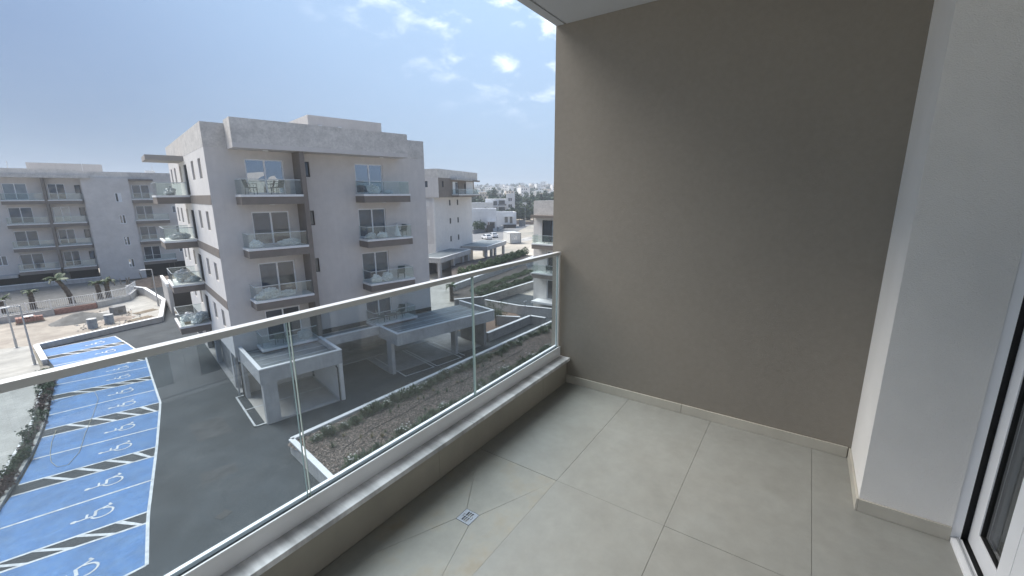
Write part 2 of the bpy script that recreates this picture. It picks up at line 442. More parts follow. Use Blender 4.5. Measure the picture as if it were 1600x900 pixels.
# ------------------------------------------------------------------ ground, drive, pavements
def sheet(name, poly, z, m, lab=None):
    o = MB().poly([(x, y, z) for x, y in poly]).build(name, m, kind='structure'); return o
sheet('ground', [(-500,-500),(2200,-500),(2200,2200),(-500,2200)], -0.03, dry_ground)
drive_poly = [(-14,2.0),(60,2.0),(60,18.5),(44,19.0),(44,40),(38,62),(20,80),(16.2,76),(16.8,68.7),(16.3,60.5),(13.75,52.9),(11.0,52.6),(7,51.9),(4.9,51.5),(4.6,47),(4.88,43.8),(4.38,41.9),(3.57,37.9),(2.84,34.1),(2.12,31.2),(1.44,28.9),(0.8,27.0),(0.34,25.6),(-0.6,23.0),(-1.4,21.0),(-2.2,19.0),(-3.0,17.0),(-14,12.0)]
sheet('asphalt_drive', drive_poly, -0.012, asphalt)
for i, pl_ in enumerate([[(6.9,24.6),(8.4,24.2),(8.8,26.6),(7.3,27.0)], [(9.9,21.6),(12.4,21.2),(12.6,22.5),(10.2,23.0)], [(5.6,20.6),(7.0,20.3),(7.2,21.2),(5.9,21.5)], [(15.6,20.6),(17.8,20.4),(18.0,22.0),(15.9,22.2)]]):
    sheet('asphalt_patch', pl_, -0.007, asphalt_patch)
sheet('pavement', [(-40,12),(-14.05,12),(-3.9,17.2),(-3.0,19.2),(-2.2,21.2),(-1.4,23.2),(0.35,27.6),(0.64,28.6),(1.29,30.7),(2.07,33.1),(2.71,36.0),(3.42,39.5),(4.1,43.9),(4.35,47),(4.75,53.4),(2.6,54.5),(-40,57)], 0.06, pave_mat)
# pavement joints: thin darker strips lying just proud of the slabs
m = MB()
for k in range(18):
    y = 22 + k*1.8; xr = min(4.0, 0.35 + (y-27.6)*.22 if y > 27.6 else -1.6 + (y-22.7)*.42)
    m.box(-12, xr-.1, y, y+.02, 0.055, 0.0625)
m.build('paving_joint', conc_dark, kind='structure')
sheet('construction_ground', [(-40,57),(2.6,54.5),(4.95,52.0),(7.0,52.1),(11.0,52.75),(13.65,53.05),(16.2,60.7),(16.65,68.8),(15.9,72.8),(17.5,78),(14,82),(-40,82)], 0.02, dirt)
sheet('site_paving', [(11.3,52.9),(13.6,53.1),(16.2,60.8),(16.6,69.0),(13,69.4),(11.9,68.3),(13.57,61.7)], 0.05, pave_mat)
sheet('planting_terrace', [(-40,66.9),(6,66.0),(11.6,65.9),(14.6,67.2),(17,76),(17,84.2),(-40,84.2)], 0.6, dirt_grey)

# ---- blue accessible bays
LN = {'s': ((-3.0,17.9),(2.81,17.38)), '0': ((-1.45,21.62),(3.52,19.79)), '0b': ((-1.2,22.1),(3.75,20.53)), '1': ((-0.3,24.25),(4.51,22.84)), '2': ((0.74,26.49),(5.22,24.97)),
      '2b': ((1.04,27.34),(5.55,25.89)), '3': ((1.76,29.58),(6.25,28.13)), '4': ((2.40,32.0),(6.98,30.37)), '4b': ((2.65,32.95),(7.32,31.63)), '5': ((3.12,35.1),(7.83,34.02)),
      '6': ((3.6,37.66),(8.29,36.26)), '6b': ((3.78,38.5),(8.44,37.06)), '7': ((4.2,40.62),(8.87,39.24)), '8': ((4.7,42.92),(9.27,41.15)), '8b': ((4.88,43.79),(9.48,42.12)),
      'm': ((4.9,45.55),(9.56,44.75)), 'n1': ((4.95,47.75),(9.62,47.30)), 'n2': ((5.05,48.64),(9.63,48.31)), 'n3': ((5.05,51.25),(9.6,50.91))}
BAYS = [('s','0'),('0b','1'),('1','2'),('2b','3'),('3','4'),('4b','5'),('5','6'),('6b','7'),('7','8'),('8b','m'),('m','n1'),('n2','n3')]
HATCH = [('0','0b'),('2','2b'),('4','4b'),('6','6b'),('8','8b'),('n1','n2')]
def lerp(a, b, t): return (a[0]+(b[0]-a[0])*t, a[1]+(b[1]-a[1])*t)
def isa(mb, org, up, fwd, sx, sy, z):
    """wheelchair access symbol as flat paint"""
    P = lambda x, y: (org[0]+fwd[0]*x*sx+up[0]*y*sy, org[1]+fwd[1]*x*sx+up[1]*y*sy, z)
    cnt = [0]
    def stroke(pts, w_):
        nonlocal z
        for i in range(len(pts)-1):
            z += .0003
            a, b = Vector(pts[i]), Vector(pts[i+1]); d = (b-a).normalized(); q = Vector((-d.y, d.x))*w_/2
            a2, b2 = a-d*w_*.25, b+d*w_*.25
            mb.quad(P(*(a2-q)), P(*(b2-q)), P(*(b2+q)), P(*(a2+q)))
    mb.poly([P(.02+.085*math.cos(k*.5236), 1.0+.085*math.sin(k*.5236)) for k in range(12)])
    stroke([(0.0,.90),(0.03,.44)], .07); stroke([(.0,.68),(.27,.68)], .07)
    stroke([(.02,.46),(.36,.46)], .085); stroke([(.36,.46),(.52,.06)], .075); stroke([(.50,.06),(.64,.12)], .07)
    c = (.08,.28)
    arc = [(c[0]+.30*math.cos(R(a)), c[1]+.30*math.sin(R(a))) for a in range(118, 366, 16)]
    stroke(arc, .065)
for k, (a, b) in enumerate(BAYS):
    A, B_ = LN[a], LN[b]
    o = MB().poly([(A[0][0],A[0][1],-.004),(A[1][0],A[1][1],-.004),(B_[1][0],B_[1][1],-.004),(B_[0][0],B_[0][1],-.004)]).build('parking_bay', blue_paint, kind='structure')
    m = MB()
    mid = lerp(lerp(*A, .66), lerp(*B_, .66), .5)
    d = Vector((A[1][0]-A[0][0], A[1][1]-A[0][1])).normalized(); f_ = Vector((-d.y, d.x))
    wdt = (Vector(lerp(*A,.6))-Vector(lerp(*B_,.6))).length
    isa(m, (mid[0]+d.x*.55-f_.x*.2, mid[1]+d.y*.55-f_.y*.2), (-d.x,-d.y), f_, 0.98*min(1, wdt/2.3), 1.12, 0.004)
    m.build('wheelchair_symbol', line_paint, o, recalc=False)
m = MB()
for k, (a, b) in LN.items():
    m.seg(a, b, .09, .0, .004) if False else m.poly([(p[0], p[1], .002) for p in (lambda d, q: [(a[0]-q.x,a[1]-q.y),(b[0]-q.x,b[1]-q.y),(b[0]+q.x,b[1]+q.y),(a[0]+q.x,a[1]+q.y)])(None, Vector((-(b[1]-a[1]), b[0]-a[0])).normalized()*.05)])
m.build('bay_line', line_paint, kind='structure')
ends = [(2.83,17.36),(3.52,19.79),(3.75,20.53),(5.55,25.89),(6.98,30.37),(7.36,31.6),(8.44,37.06),(9.48,42.12),(9.62,47.3),(9.6,50.91)]
m = MB()
for a, b in zip(ends[:-1], ends[1:]):
    q = Vector((-(b[1]-a[1]), b[0]-a[0])).normalized()*.055
    m.poly([(a[0]-q.x,a[1]-q.y,.006),(a[0]+q.x,a[1]+q.y,.006),(b[0]+q.x,b[1]+q.y,.006),(b[0]-q.x,b[1]-q.y,.006)])
m.build('bay_edge_line', line_paint, kind='structure')
m = MB()
for a, b in HATCH:
    A, B_ = LN[a], LN[b]
    for k in range(5):
        t0 = -.06 + k*.215; t1 = t0 + .21
        if t0 < 0: continue
        for (p, q_) in ((t0, min(t1, .95)),):
            u0, u1 = lerp(*B_, p), lerp(*B_, p+.045); v0, v1 = lerp(*A, min(q_, .975)), lerp(*A, min(q_+.045, .98))
            m.poly([(u0[0],u0[1],-.002),(u1[0],u1[1],-.002),(v1[0],v1[1],-.002),(v0[0],v0[1],-.002)])
m.build('hatch_line', line_paint, kind='structure')

# ---- kerb with single stones, planting strip, white edging
KI = [(-3.0,17.0),(-2.2,19.0),(-1.4,21.0),(-0.6,23.0),(0.34,25.6),(0.8,27.04),(1.44,28.88),(2.12,31.18),(2.84,34.09),(3.57,37.87),(4.38,41.92),(4.75,44.6)]
KO = [(-3.9,17.2),(-3.0,19.2),(-2.2,21.2),(-1.4,23.2),(-.35,26.0),(0.25,27.4),(0.64,28.6),(1.29,30.68),(2.07,33.14),(2.71,35.98),(3.42,39.48),(4.1,43.93)]
def walk(path, step):
    path = [Vector(p) for p in path]; res = []; carry = 0
    for a, b in zip(path[:-1], path[1:]):
        L_ = (b-a).length; d = (b-a)/L_; s = carry
        while s < L_: res.append((a+d*s, d)); s += step
        carry = s - L_
    return res
kerb = thing('kerb', 'grey kerb of single stones between the blue bays and the planting strip', 'kerb', (0, 0, 0))
km = MB().box(-.24,.24,-.075,.075,-.05,.13).mesh('kerb_stone', stone_mat, bevel=.015)
rk = random.Random(4)
for p, d in walk(KI, .50):
    link('kerb_stone', km, kerb, loc=(p.x-.06, p.y+.03, rk.uniform(-.006,.006)), rot=(0, rk.uniform(-.01,.01), math.atan2(d.y, d.x)+rk.uniform(-.02,.02)))
sheet('planting_strip', KI + KO[::-1], 0.03, mulch_soil)
edge = thing('kerb', 'white painted edging between the pale pavement and the shrubs', 'kerb', (0, 0, 0))
em = MB().box(-.48,.48,-.06,.06,-.05,.11).mesh('kerb_stone', white_paint, bevel=.012)
for p, d in walk(KO, 1.0):
    link('kerb_stone', em, edge, loc=(p.x, p.y, rk.uniform(-.004,.004)), rot=(0, 0, math.atan2(d.y, d.x)))
protos = []
for k in range(3):
    rnd = random.Random(50+k); m = MB()
    leaf_cloud(m, 260, 0, 0, .22, .34, .34, .24, .055, rnd, 9)
    protos.append(m.mesh('low_shrub', (leaf_dark, leaf_red, leaf_mid)[k], recalc=False))
for k, (p, d) in enumerate(walk([lerp(a, b, .5) for a, b in zip(KI, KO)], .42)):
    if p.y < 19: continue
    v = rk.choice((0,0,1,1,2))
    o = link('low_shrub', protos[v], loc=(p.x+rk.uniform(-.18,.18), p.y+rk.uniform(-.15,.15), .03), rot=(0,0,rk.uniform(0,6)))
    s = rk.uniform(.7,1.35); o.scale = (s, s, s*rk.uniform(.7,1.1))
    tag(o, ('dark green low shrub in the strip beside the blue bays', 'reddish low shrub in the strip beside the blue bays', 'mid green low shrub in the strip beside the blue bays')[v], 'shrub', ('dark green shrubs along the kerb', 'reddish shrubs along the kerb', 'mid green shrubs along the kerb')[v])

# hose and plastic sheet left on the bays
tag(MB().tube([(3.64,37.1,.02),(4.6,37.3,.02),(5.46,37.17,.02),(5.4,36.2,.02),(5.29,35.3,.02),(4.6,33,.02),(3.8,30.58,.02),(3.2,28.5,.02),(2.63,27.51,.02),(2.3,27.7,.02),(2.22,28.51,.02),(2.35,29.6,.02),(2.6,30.9,.02),(3.0,32.4,.02)], .010, 5).build('hose', mat('pale hose', (.42,.40,.30), .6), smooth=True), 'thin pale hose lying in a loop across the blue bays', 'hose')

# ------------------------------------------------------------------ plastic wrapped bundles and chairs
def blob(seed, sx, sy, sz, m_, name='wrapped_bundle', sub=4, amp=.28):
    bm = bmesh.new(); bmesh.ops.create_icosphere(bm, subdivisions=sub, radius=1)
    rnd = random.Random(seed); offs = [Vector((rnd.uniform(-1,1), rnd.uniform(-1,1), rnd.uniform(-1,1))).normalized() for _ in range(26)]
    for v in bm.verts:
        n = v.co.normalized(); s = 1.0
        for i, q in enumerate(offs):
            dd = n.dot(q); s += (amp*.5 if i % 2 else -amp*.4)*max(0, dd-.72)/.28
        nz_ = mnoise.fractal(n*2.6+Vector((seed*3.1,0,0)), .6, 2.0, 5)*.22 + abs(mnoise.noise(n*4.5+Vector((seed,2,0))))*.22 - .1
        s += nz_
        v.co = Vector((n.x*s*sx, n.y*s*sy, max(n.z*s, -.75)*sz + .75*sz)) + Vector((rnd.gauss(0,1), rnd.gauss(0,1), abs(rnd.gauss(0,1))))*.018
    me = bpy.data.meshes.new(name); bm.to_mesh(me); bm.free(); me.materials.append(m_)
    return me
BL = [blob(1,.62,.36,.34,plastic), blob(2,.50,.34,.42,plastic), blob(3,.75,.34,.24,plastic), blob(4,.48,.4,.34,plastic_w,'plastic_bag'), blob(5,.42,.38,.3,plastic_w,'plastic_bag')]
def bundle(frame, k, x, y, z, rz, label, s=1.0):
    o = link(BL[k].name.split('.')[0], BL[k]); o.matrix_world = frame @ Matrix.Translation((x, y, z)) @ Matrix.Rotation(rz, 4, 'Z') @ Matrix.Scale(s, 4)
    tag(o, label, 'bag' if k > 2 else 'bundle'); return o
def make_chair(label, loc, rotz):
    t = thing('garden_chair', label, 'chair', loc, rotz)
    MB().box(-.26,.26,-.26,.24,.38,.43).build('seat', green_chair, t, bevel=.015)
    MB().pts([(-.26,.22,.43),(.26,.22,.43),(.26,.36,.86),(-.26,.36,.86),(-.26,.26,.43),(.26,.26,.43),(.26,.40,.86),(-.26,.40,.86)], [(0,1,2,3),(7,6,5,4),(0,4,5,1),(1,5,6,2),(2,6,7,3),(3,7,4,0)]) if False else None
    b = MB(); b.pts([(-.26,.20,.43),(.26,.20,.43),(.26,.34,.88),(-.26,.34,.88),(-.26,.24,.43),(.26,.24,.43),(.26,.38,.88),(-.26,.38,.88)], [(0,1,2,3),(7,6,5,4),(0,4,5,1),(1,5,6,2),(2,6,7,3),(3,7,4,0)])
    b.build('backrest', green_chair, t)
    for sx in (-1, 1):
        MB().tube([(sx*.25,-.24,0),(sx*.25,-.22,.64),(sx*.25,.27,.66)], .018, 6).build('armrest', green_chair, t)
        for sy in (-.23, .24): MB().tube([(sx*.24,sy,0),(sx*.22,sy*.9,.39)], .016, 6).build('leg', green_chair, t)
    return t
CH = []
def chair(frame, x, y, z, rz, label):
    p = frame @ Vector((x, y, z)); r_ = frame.to_euler().z + rz
    if not CH: CH.append(make_chair(label, p, r_)); return CH[0]
    return dup(CH[0], p, r_, label)
def bulkhead(par, x, y, z): MB().box(x-.14,x+.14,y-.06,y+.06,z-.05,z-.002).build('ceiling_light', white_paint, par)

# ------------------------------------------------------------------ the near apartment block
C0 = Vector((30*math.cos(R(69.48)), 30*math.sin(R(69.48)), 0)); TH = R(-12)
block = thing('apartment_building', 'grey five storey apartment block with cream side wall, taupe balconies and carports below', 'building', C0, TH)
FB = Matrix.Translation(C0) @ Matrix.Rotation(TH, 4, 'Z')
WB, DB, TOP = 14.15, 17.8, 16.45
floors = [12.5, 9.4, 6.25, 3.2]
fr, sd = front(), side()
holes = []; lh = [(z+.04, z+2.08) for z in floors]
for c, d in lh: holes += [(1.9,4.0,c,d), (8.55,10.63,c,d if c > 4 else c+1.75)]
for z in floors[:3]: holes.append((5.22,5.54,z+1.1,z+2.05))
m = MB(); panel(m, fr, 0, WB, 2.64, 15.12, holes)
for c in ((0,0,2.64),): pass
m.quad((0,0,2.64),(WB,0,2.64),(WB,DB,2.64),(0,DB,2.64)); m.quad((WB,0,2.64),(WB,DB,2.64),(WB,DB,15.12),(WB,0,15.12)); m.quad((0,DB,2.64),(WB,DB,2.64),(WB,DB,15.12),(0,DB,15.12))
m.build('front_wall', stucco_grey, block)
sh = []
SW = [(1.62,2.58),(4.36,5.34),(10.4,11.35),(13.5,14.5),(15.85,16.8)]
for z in floors:
    for a, b in SW: sh.append((a, b, z+.97, z+2.12))
    sh.append((7.5, 8.98, z+.02, z+2.08))
m = MB(); panel(m, sd, 0, DB, 2.64, 15.12, sh, .12); m.build('side_wall', stucco_cream, block)
for a, b, c, d in sh:
    if b-a > 1.3: window(block, sd, a, b, c, d, .12, dark_frame, 2, pane_c, .05, 'balcony_door')
    else: MB().pbox(sd, a+.01, b-.01, c+.01, d-.01, .07, .11).build('shutter', shutter_mat, block)
for k, (c, d) in enumerate(lh):
    window(block, fr, 1.9, 4.0, c, d, .16, white_alu, 2, [pane_e, pane_c] if k else pane_a, .075, 'sliding_door')
    window(block, fr, 8.55, 10.63, c, d if c > 4 else c+1.75, .16, white_alu, 2, pane_a if k == 0 else pane_e, .075, 'sliding_door')
for z in floors[:3]: window(block, fr, 5.22, 5.54, z+1.1, z+2.05, .16, dark_frame, 1, pane_c, .04)
# raw concrete parapet standing a hair proud of the render, ledge, penthouse
m = MB(); m.box(-.004, WB+.004, -.004, .2, 15.124, TOP); m.box(-.004, .2, .2, DB, 15.124, TOP); m.box(WB-.2, WB+.004, .2, DB, 15.124, TOP); m.box(.2, WB-.2, DB-.2, DB, 15.124, TOP)
m.build('parapet', raw_conc, block)
MB().box(.2, WB-.2, .2, DB-.2, 15.0, 15.3).build('roof', conc_dark, block)
MB().box(1.12, 11.9, -1.5, -.006, 15.30, 16.62).build('roof_ledge', raw_conc, block)
MB().box(1.115, 11.905, -1.505, -.006, 15.04, 15.298).build('ledge_soffit', stucco_grey, block)
pent = MB().box(6.85, 12.4, 3.2, 9.5, 15.3, 17.98).build('penthouse', stucco_grey, block)
for x in (7.5, 8.9): MB().box(x, x+.26, 3.08, 3.19, 17.2, 17.36).build('wall_light', white_paint, pent)
# fin, taupe bands
MB().box(4.55, 4.82, -1.42, -.004, 3.2, 15.038).build('fin_wall', stucco_brown, block)
for z in floors[:3]: MB().box(-.012, -.001, .002, DB, z-.57, z-.02).build('band', stucco_brown, block)
# balconies
for k, z in enumerate(floors):
    last = k == 3
    balcony(block, 1.22, 4.545, -1.42, -.003, z, 'fl', slab=not last)
    balcony(block, 8.45, 11.95, -1.42, -.003, z, 'flr', slab=not last)
    balcony(block, -1.83, -.014, 8.05, 11.35, z, 'flb')
    if k: bulkhead(block, 2.9, -.75, z+3.1-.57-.0); bulkhead(block, 10.2, -.75, z+3.1-.57)
bulkhead(block, 2.9, -.75, 15.04); bulkhead(block, 10.2, -.75, 15.04)
MB().box(-2.05, -.006, 8.3, 11.5, 14.84, 15.16).build('canopy', mat('pale taupe render', (.36,.335,.31), .9, .05, 2, .3, 45), block)
# undercroft
m = MB()
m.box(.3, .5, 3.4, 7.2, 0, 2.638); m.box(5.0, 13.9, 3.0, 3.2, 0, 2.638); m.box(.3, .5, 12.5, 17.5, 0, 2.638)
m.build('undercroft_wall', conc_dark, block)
MB().box(.2, 4.41, .36, .6, 0, 2.638).build('undercroft_wall', stucco_cream, block)
for y in (1.6, 7.75, 12.0, 17.3): MB().box(.02,.32,y,y+.45,0,2.638).build('column', smooth_conc, block)
MB().box(0, WB, .61, DB, -.02, .08).build('apron', apron_mat, block)
MB().tube([(-.06,.2,.1),(-.06,.2,2.6)], .045, 8).build('downpipe', grey_alu, block)

def carport(par, x0, x1, y0, y1, cols, walls, beam=(2.42,3.3), link_=None, ribs=5, label=None):
    t = .16; z0, z1 = beam
    m = MB(); m.box(x0, x1, y0, y0+t, z0, z1-.05); m.box(x0, x0+t, y0+t, y1, z0, z1-.05); m.box(x1-t, x1, y0+t, y1, z0, z1-.05); m.box(x0+t, x1-t, y0+t, y1, z0+.25, 2.9)
    o = m.build('carport_roof', smooth_conc, par)
    c = MB(); c.box(x0-.02, x1+.02, y0-.02, y0+t+.02, z1-.05, z1); c.box(x0-.02, x0+t+.02, y0+t+.02, y1, z1-.05, z1); c.box(x1-t-.02, x1+.02, y0+t+.02, y1, z1-.05, z1)
    c.build('coping', white_paint, o)
    MB().box(x0+t, x1-t, y0+t, y1, 2.9, 2.915).build('roof_membrane', mat('grey roof membrane', (.20,.225,.235), .6, .12, 1.2, .1, 20, stain=.2, sscale=.8), o)
    for k in range(ribs):
        y = y0 + t + (y1-y0-t)*(k+.6)/ribs
        MB().box(x0+t+.02, x1-t-.02, y-.02, y+.02, 2.915, 2.93).build('roof_seam', rail_far, o)
    for a, b, c_, d in cols: MB().box(a, b, c_, d, 0, z0-.002).build('column', smooth_conc, par, bevel=.015)
    for a, b, c_, d, mm in walls: MB().box(a, b, c_, d, 0, z0-.002).build('carport_wall', mm, par)
    return o
carport(block, .2, 4.66, -4.86, -.005, [(.28,1.0,-4.82,-4.4),(.2,.42,-.5,.35)], [(4.42,4.64,-4.84,-.01,stucco_cream)])
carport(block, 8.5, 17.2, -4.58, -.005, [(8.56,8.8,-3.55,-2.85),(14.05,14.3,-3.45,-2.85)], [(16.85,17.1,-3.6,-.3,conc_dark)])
m = MB(); m.box(4.67, 8.49, -2.0, -1.84, 2.66, 3.25); m.box(4.67, 8.49, -1.84, -.005, 2.66, 2.86); o = m.build('link_roof', smooth_conc, block)
MB().box(4.67, 8.49, -2.02, -1.82, 3.25, 3.3).build('coping', white_paint, o)
MB().box(4.67, 8.49, -1.82, -.01, 2.861, 2.875).build('roof_membrane', MATS['grey roof membrane'], o)
MB().box(5.0, 14.14, -.035, -.002, 2.95, 3.27).build('flashing', dark_frame, block)
MB().box(.22, 4.4, -4.6, .3, -.02, .03).build('carport_floor', mat('beige carport floor', (.46,.435,.40), .8, .06, 1.5, stain=.12), block)
MB().box(8.5, 16.8, -3.3, 2.9, -.02, .03).build('carport_floor', apron_mat, block)
m = MB(); m.box(1.0, 4.40, -4.78, -4.62, 0, .10); m.build('carport_kerb', smooth_conc, block)
for x in (4.30,): MB().tube([(x,-4.9,.1),(x,-4.9,2.2),(x-.05,-4.8,2.35)], .045, 8).build('downpipe', dark_frame, block)
MB().tube([(.12,-.2,.1),(.12,-.2,2.4)], .045, 8).build('downpipe', dark_frame, block)
def flat(par, name, segs, w_, z, m_):
    m = MB()
    for a, b in segs:
        q = Vector((-(b[1]-a[1]), b[0]-a[0])).normalized()*w_/2; d = Vector((b[0]-a[0], b[1]-a[1])).normalized()*w_/2
        m.poly([(a[0]-q.x-d.x,a[1]-q.y-d.y,z),(b[0]-q.x+d.x,b[1]-q.y+d.y,z),(b[0]+q.x+d.x,b[1]+q.y+d.y,z),(a[0]+q.x-d.x,a[1]+q.y-d.y,z)])
    return m.build(name, m_, par, recalc=False)
flat(block, 'carport_line', [((-.27,.19),(-.28,-4.56)),((-.27,.19),(.2,.19)),((-.28,-4.56),(.3,-4.56)),((-.25,-2.1),(4.4,-2.1)),((4.36,-4.5),(4.36,.1)),((.6,.15),(4.36,.15))], .1, .036, line_paint)
flat(block, 'carport_line', [((9.05,.2),(9.05,-4.4)),((9.05,-4.42),(11.34,-4.42)),((11.38,-4.4),(11.42,.2)),((11.64,-4.4),(11.66,.2)),((11.66,-4.42),(13.97,-4.3)),((13.97,-4.2),(13.85,.2)),((14.4,-4.1),(14.3,.2))], .1, .036, line_paint)
MB().box(.34,1.6,3.5,6.6,.081,.085).build('bay_paint', blue_paint, block)
flat(block, 'bay_line', [((.36,3.5),(.36,6.6)),((.36,3.5),(1.6,3.5)),((.36,6.55),(1.6,5.2))], .09, .089, line_paint)
# loose things on the balconies
bundle(FB, 0, -.9, 9.6, 12.5, 1.2, 'grey wrapped bundle on the top side balcony of the near block', .85)
bundle(FB, 2, -.8, 9.3, 9.4, .3, 'flat clear wrapped bundle on the side balcony one below the top', .9)
bundle(FB, 1, -1.0, 9.7, 6.25, 1.0, 'tall crumpled plastic bundle on the second side balcony from the ground', 1.25)
bundle(FB, 0, -.5, 8.9, 6.25, .3, 'small grey bundle at the wall on the second side balcony from the ground', .7)
bundle(FB, 3, -1.1, 9.4, 3.2, .4, 'left white bag on the lowest side balcony of the near block', 1.05)
bundle(FB, 4, -.45, 9.1, 3.2, .9, 'upright white bag against the wall on the lowest side balcony', 1.25)
bundle(FB, 4, -.75, 8.55, 3.2, 2.0, 'white bag nearest the glass on the lowest side balcony', 1.05)
o = thing('board_stack', 'grey boards lying in the lowest side balcony beside the white bags', 'boards', FB @ Vector((-1.2, 8.6, 3.2)), TH)
for k in range(3): MB().box(-.3,.45,-.12+k*.1,.0+k*.1,k*.05,.045+k*.05).build('board', wood, o)
bundle(FB, 3, 1.75, -.9, 9.4, .3, 'small grey wrapped bundle at the left of the third floor front balcony', .75)
bundle(FB, 2, 3.6, -.95, 9.4, .1, 'long clear bundle at the right of the third floor front balcony', .9)
bundle(FB, 0, 2.1, -.95, 6.25, .2, 'big crumpled plastic bundle on the second floor left front balcony', 1.05)
bundle(FB, 2, 3.0, -.95, 6.25, -.1, 'low plastic bundle beside the big one on the second floor left balcony', .8)
bundle(FB, 1, 3.9, -.75, 3.2, .2, 'dark wrapped bundle behind glass on the first floor left balcony', .8)
chair(FB, 2.4, -.8, 3.2, 2.6, 'grey chair on the lowest left front balcony over the carport')
chair(FB, 1.9, -.75, 12.5, 1.0, 'left grey green chair on the top left front balcony')
chair(FB, 3.3, -.75, 12.5, -1.2, 'right grey green chair on the top left front balcony')
bundle(FB, 1, 9.4, -.9, 12.5, .2, 'crumpled clear bundle on the top right front balcony', .9)
bundle(FB, 2, 10.6, -.7, 12.5, .2, 'dark low bundle right of the clear one on the top right balcony', .6)
bundle(FB, 0, 9.0, -.8, 9.4, .4, 'grey wrapped bundle at left of the third floor right balcony', .7)
bundle(FB, 4, 9.7, -.95, 9.4, 0, 'boxy white bag in the third floor right balcony', .8)
o = thing('folded_parasol', 'white folded parasol standing at the third floor right balcony glass', 'parasol', FB @ Vector((11.0, -.9, 9.4)), TH)
MB().tube([(0,0,.06),(0,0,.3),(0,0,.95)], [.27,.2,.02], 10).build('canopy', plastic_w, o); MB().tube([(0,0,0),(0,0,1.05)], .02, 6).build('pole', steel, o)
chair(FB, 11.5, -.7, 9.4, -1.2, 'grey chair beside the folded parasol on the third floor right balcony')
bundle(FB, 3, 9.1, -.95, 6.25, .2, 'low clear bag at left of the second floor right balcony', .85)
bundle(FB, 4, 9.95, -.9, 6.25, 1.2, 'round white bag in the middle of the second floor right balcony', 1.1)
chair(FB, 11.2, -.75, 6.25, -.6, 'round backed chair at the right of the second floor right balcony')
chair(FB, 11.0, -.6, 3.2, -.9, 'dark chair at the right of the lowest right front balcony')
chair(FB, 9.3, -.75, 3.2, 1.1, 'grey chair at the left of the lowest right front balcony')
o = thing('garden_table', 'low dark table between two chairs on the lowest right balcony', 'table', FB @ Vector((10.15,-.8,3.2)), TH)
MB().box(-.35,.35,-.25,.25,.38,.42).build('table_top', green_chair, o)
for x in (-.3,.3):
    for y in (-.2,.2): MB().box(x-.02,x+.02,y-.02,y+.02,0,.38).build('leg', green_chair, o)

# ------------------------------------------------------------------ far left block
FA_O = C0 + Vector((math.cos(TH+math.pi/2), math.sin(TH+math.pi/2), 0))*56.94
ablk = thing('apartment_building', 'long grey apartment block at far left behind the palms, with a windowed stair tower', 'building', FA_O, TH)
fl = [12.1, 9.0, 5.9, 2.8]
f0 = front()
hs = []
for z in fl: hs += [(-13.85,-11.7,z+.05,z+2.15), (-9.8,-8.15,z+.05,z+2.15), (-7.2,-6.62,z+.8,z+2.0), (-1.15,.85,z+.05,z+2.1), (3.2,4.1,z+.9,z+2.0), (7.0,9.0,z+.05,z+2.1)]
hs += [(-16.0,-15.0,3.6,4.9), (1.6,2.3,.9,2.1)]
m = MB(); panel(m, f0, -40, 22, 2.2, 15.0, hs); m.quad((-40,14,2.2),(22,14,2.2),(22,14,15),(-40,14,15)); m.quad((22,0,2.2),(22,14,2.2),(22,14,15),(22,0,15)); m.quad((-40,0,2.2),(22,0,2.2),(22,14,2.2),(-40,14,2.2))
m.build('front_wall', stucco_grey, ablk)
for h_ in hs:
    wd = h_[1]-h_[0]
    window(ablk, f0, *h_, .16, white_alu if wd > .8 else dark_frame, 2 if wd > .8 else 1, random.choice([pane_e, [pane_e, pane_c], pane_b, pane_e]) if wd > .8 else pane_c, .07, 'sliding_door' if wd > 1.5 else 'window')
m = MB(); m.box(-40,-6.7,-.004,.25,15.004,16.2); m.box(-6.7,22.004,-.004,.25,15.004,16.0); m.box(-40,22,.25,14,15.004,15.2); m.box(-40,22,13.8,14,15.2,16.1); m.build('parapet', raw_conc, ablk)
MB().box(-15,-5.4,-1.3,-.006,15.0,15.45).build('roof_ledge', raw_conc, ablk); MB().box(-1.4,1.4,-1.2,-.006,14.75,15.0).build('roof_ledge', stucco_brown, ablk)
MB().box(-11.5,-3.9,3.0,10,15.2,17.15).build('penthouse', stucco_grey, ablk)
MB().box(-10.25,-9.95,-1.2,-.004,2.8,14.998).build('fin_wall', stucco_brown, ablk)
for z in fl:
    balcony(ablk, -14.1,-10.26,-1.2,-.003, z, 'fl'); balcony(ablk, -9.94,-6.66,-1.2,-.003, z, 'fr'); balcony(ablk, -1.38,2.58,-1.2,-.003, z, 'fr')
tw = MB(); tws = [(-3.2,-2.5,z-.6,z+.72) for z in (12.3,9.15,5.95)] + [(-3.2,-2.5,2.0,3.3)]
panel(tw, front(-.9), -6.46, -1.42, .2, 15.1, tws); tw.quad((-6.46,-.9,.2),(-6.46,0,.2),(-6.46,0,15.1),(-6.46,-.9,15.1)); tw.quad((-1.42,-.9,.2),(-1.42,0,.2),(-1.42,0,15.1),(-1.42,-.9,15.1)); tw.quad((-6.46,-.9,15.1),(-1.42,-.9,15.1),(-1.42,0,15.1),(-6.46,0,15.1))
tw.build('stair_tower', mat('pale grey stucco', (.64,.61,.58), .9, .06, 1.5, .3, 45, stain=.08), ablk)
for h_ in tws: window(ablk, front(-.9), *h_, .12, white_alu, 2, [pane_c, plastic_w] if h_[2] > 11 else [pane_a, pane_c], .08)
for z in (12.1,9.0,5.9,2.8): MB().box(-6.35,-4.4,-.94,-.902,z-.35,z+2.15).build('facade_panel', MATS['pale grey stucco'], ablk, bevel=.012)
m = MB(); m.box(-40,-6.6,.6,.8,.3,2.19); m.box(-1.4,22,.1,.3,.3,2.19); m.build('undercroft_wall', black_rubber, ablk)  # near-black walls: shade of the open undercroft put into their colour
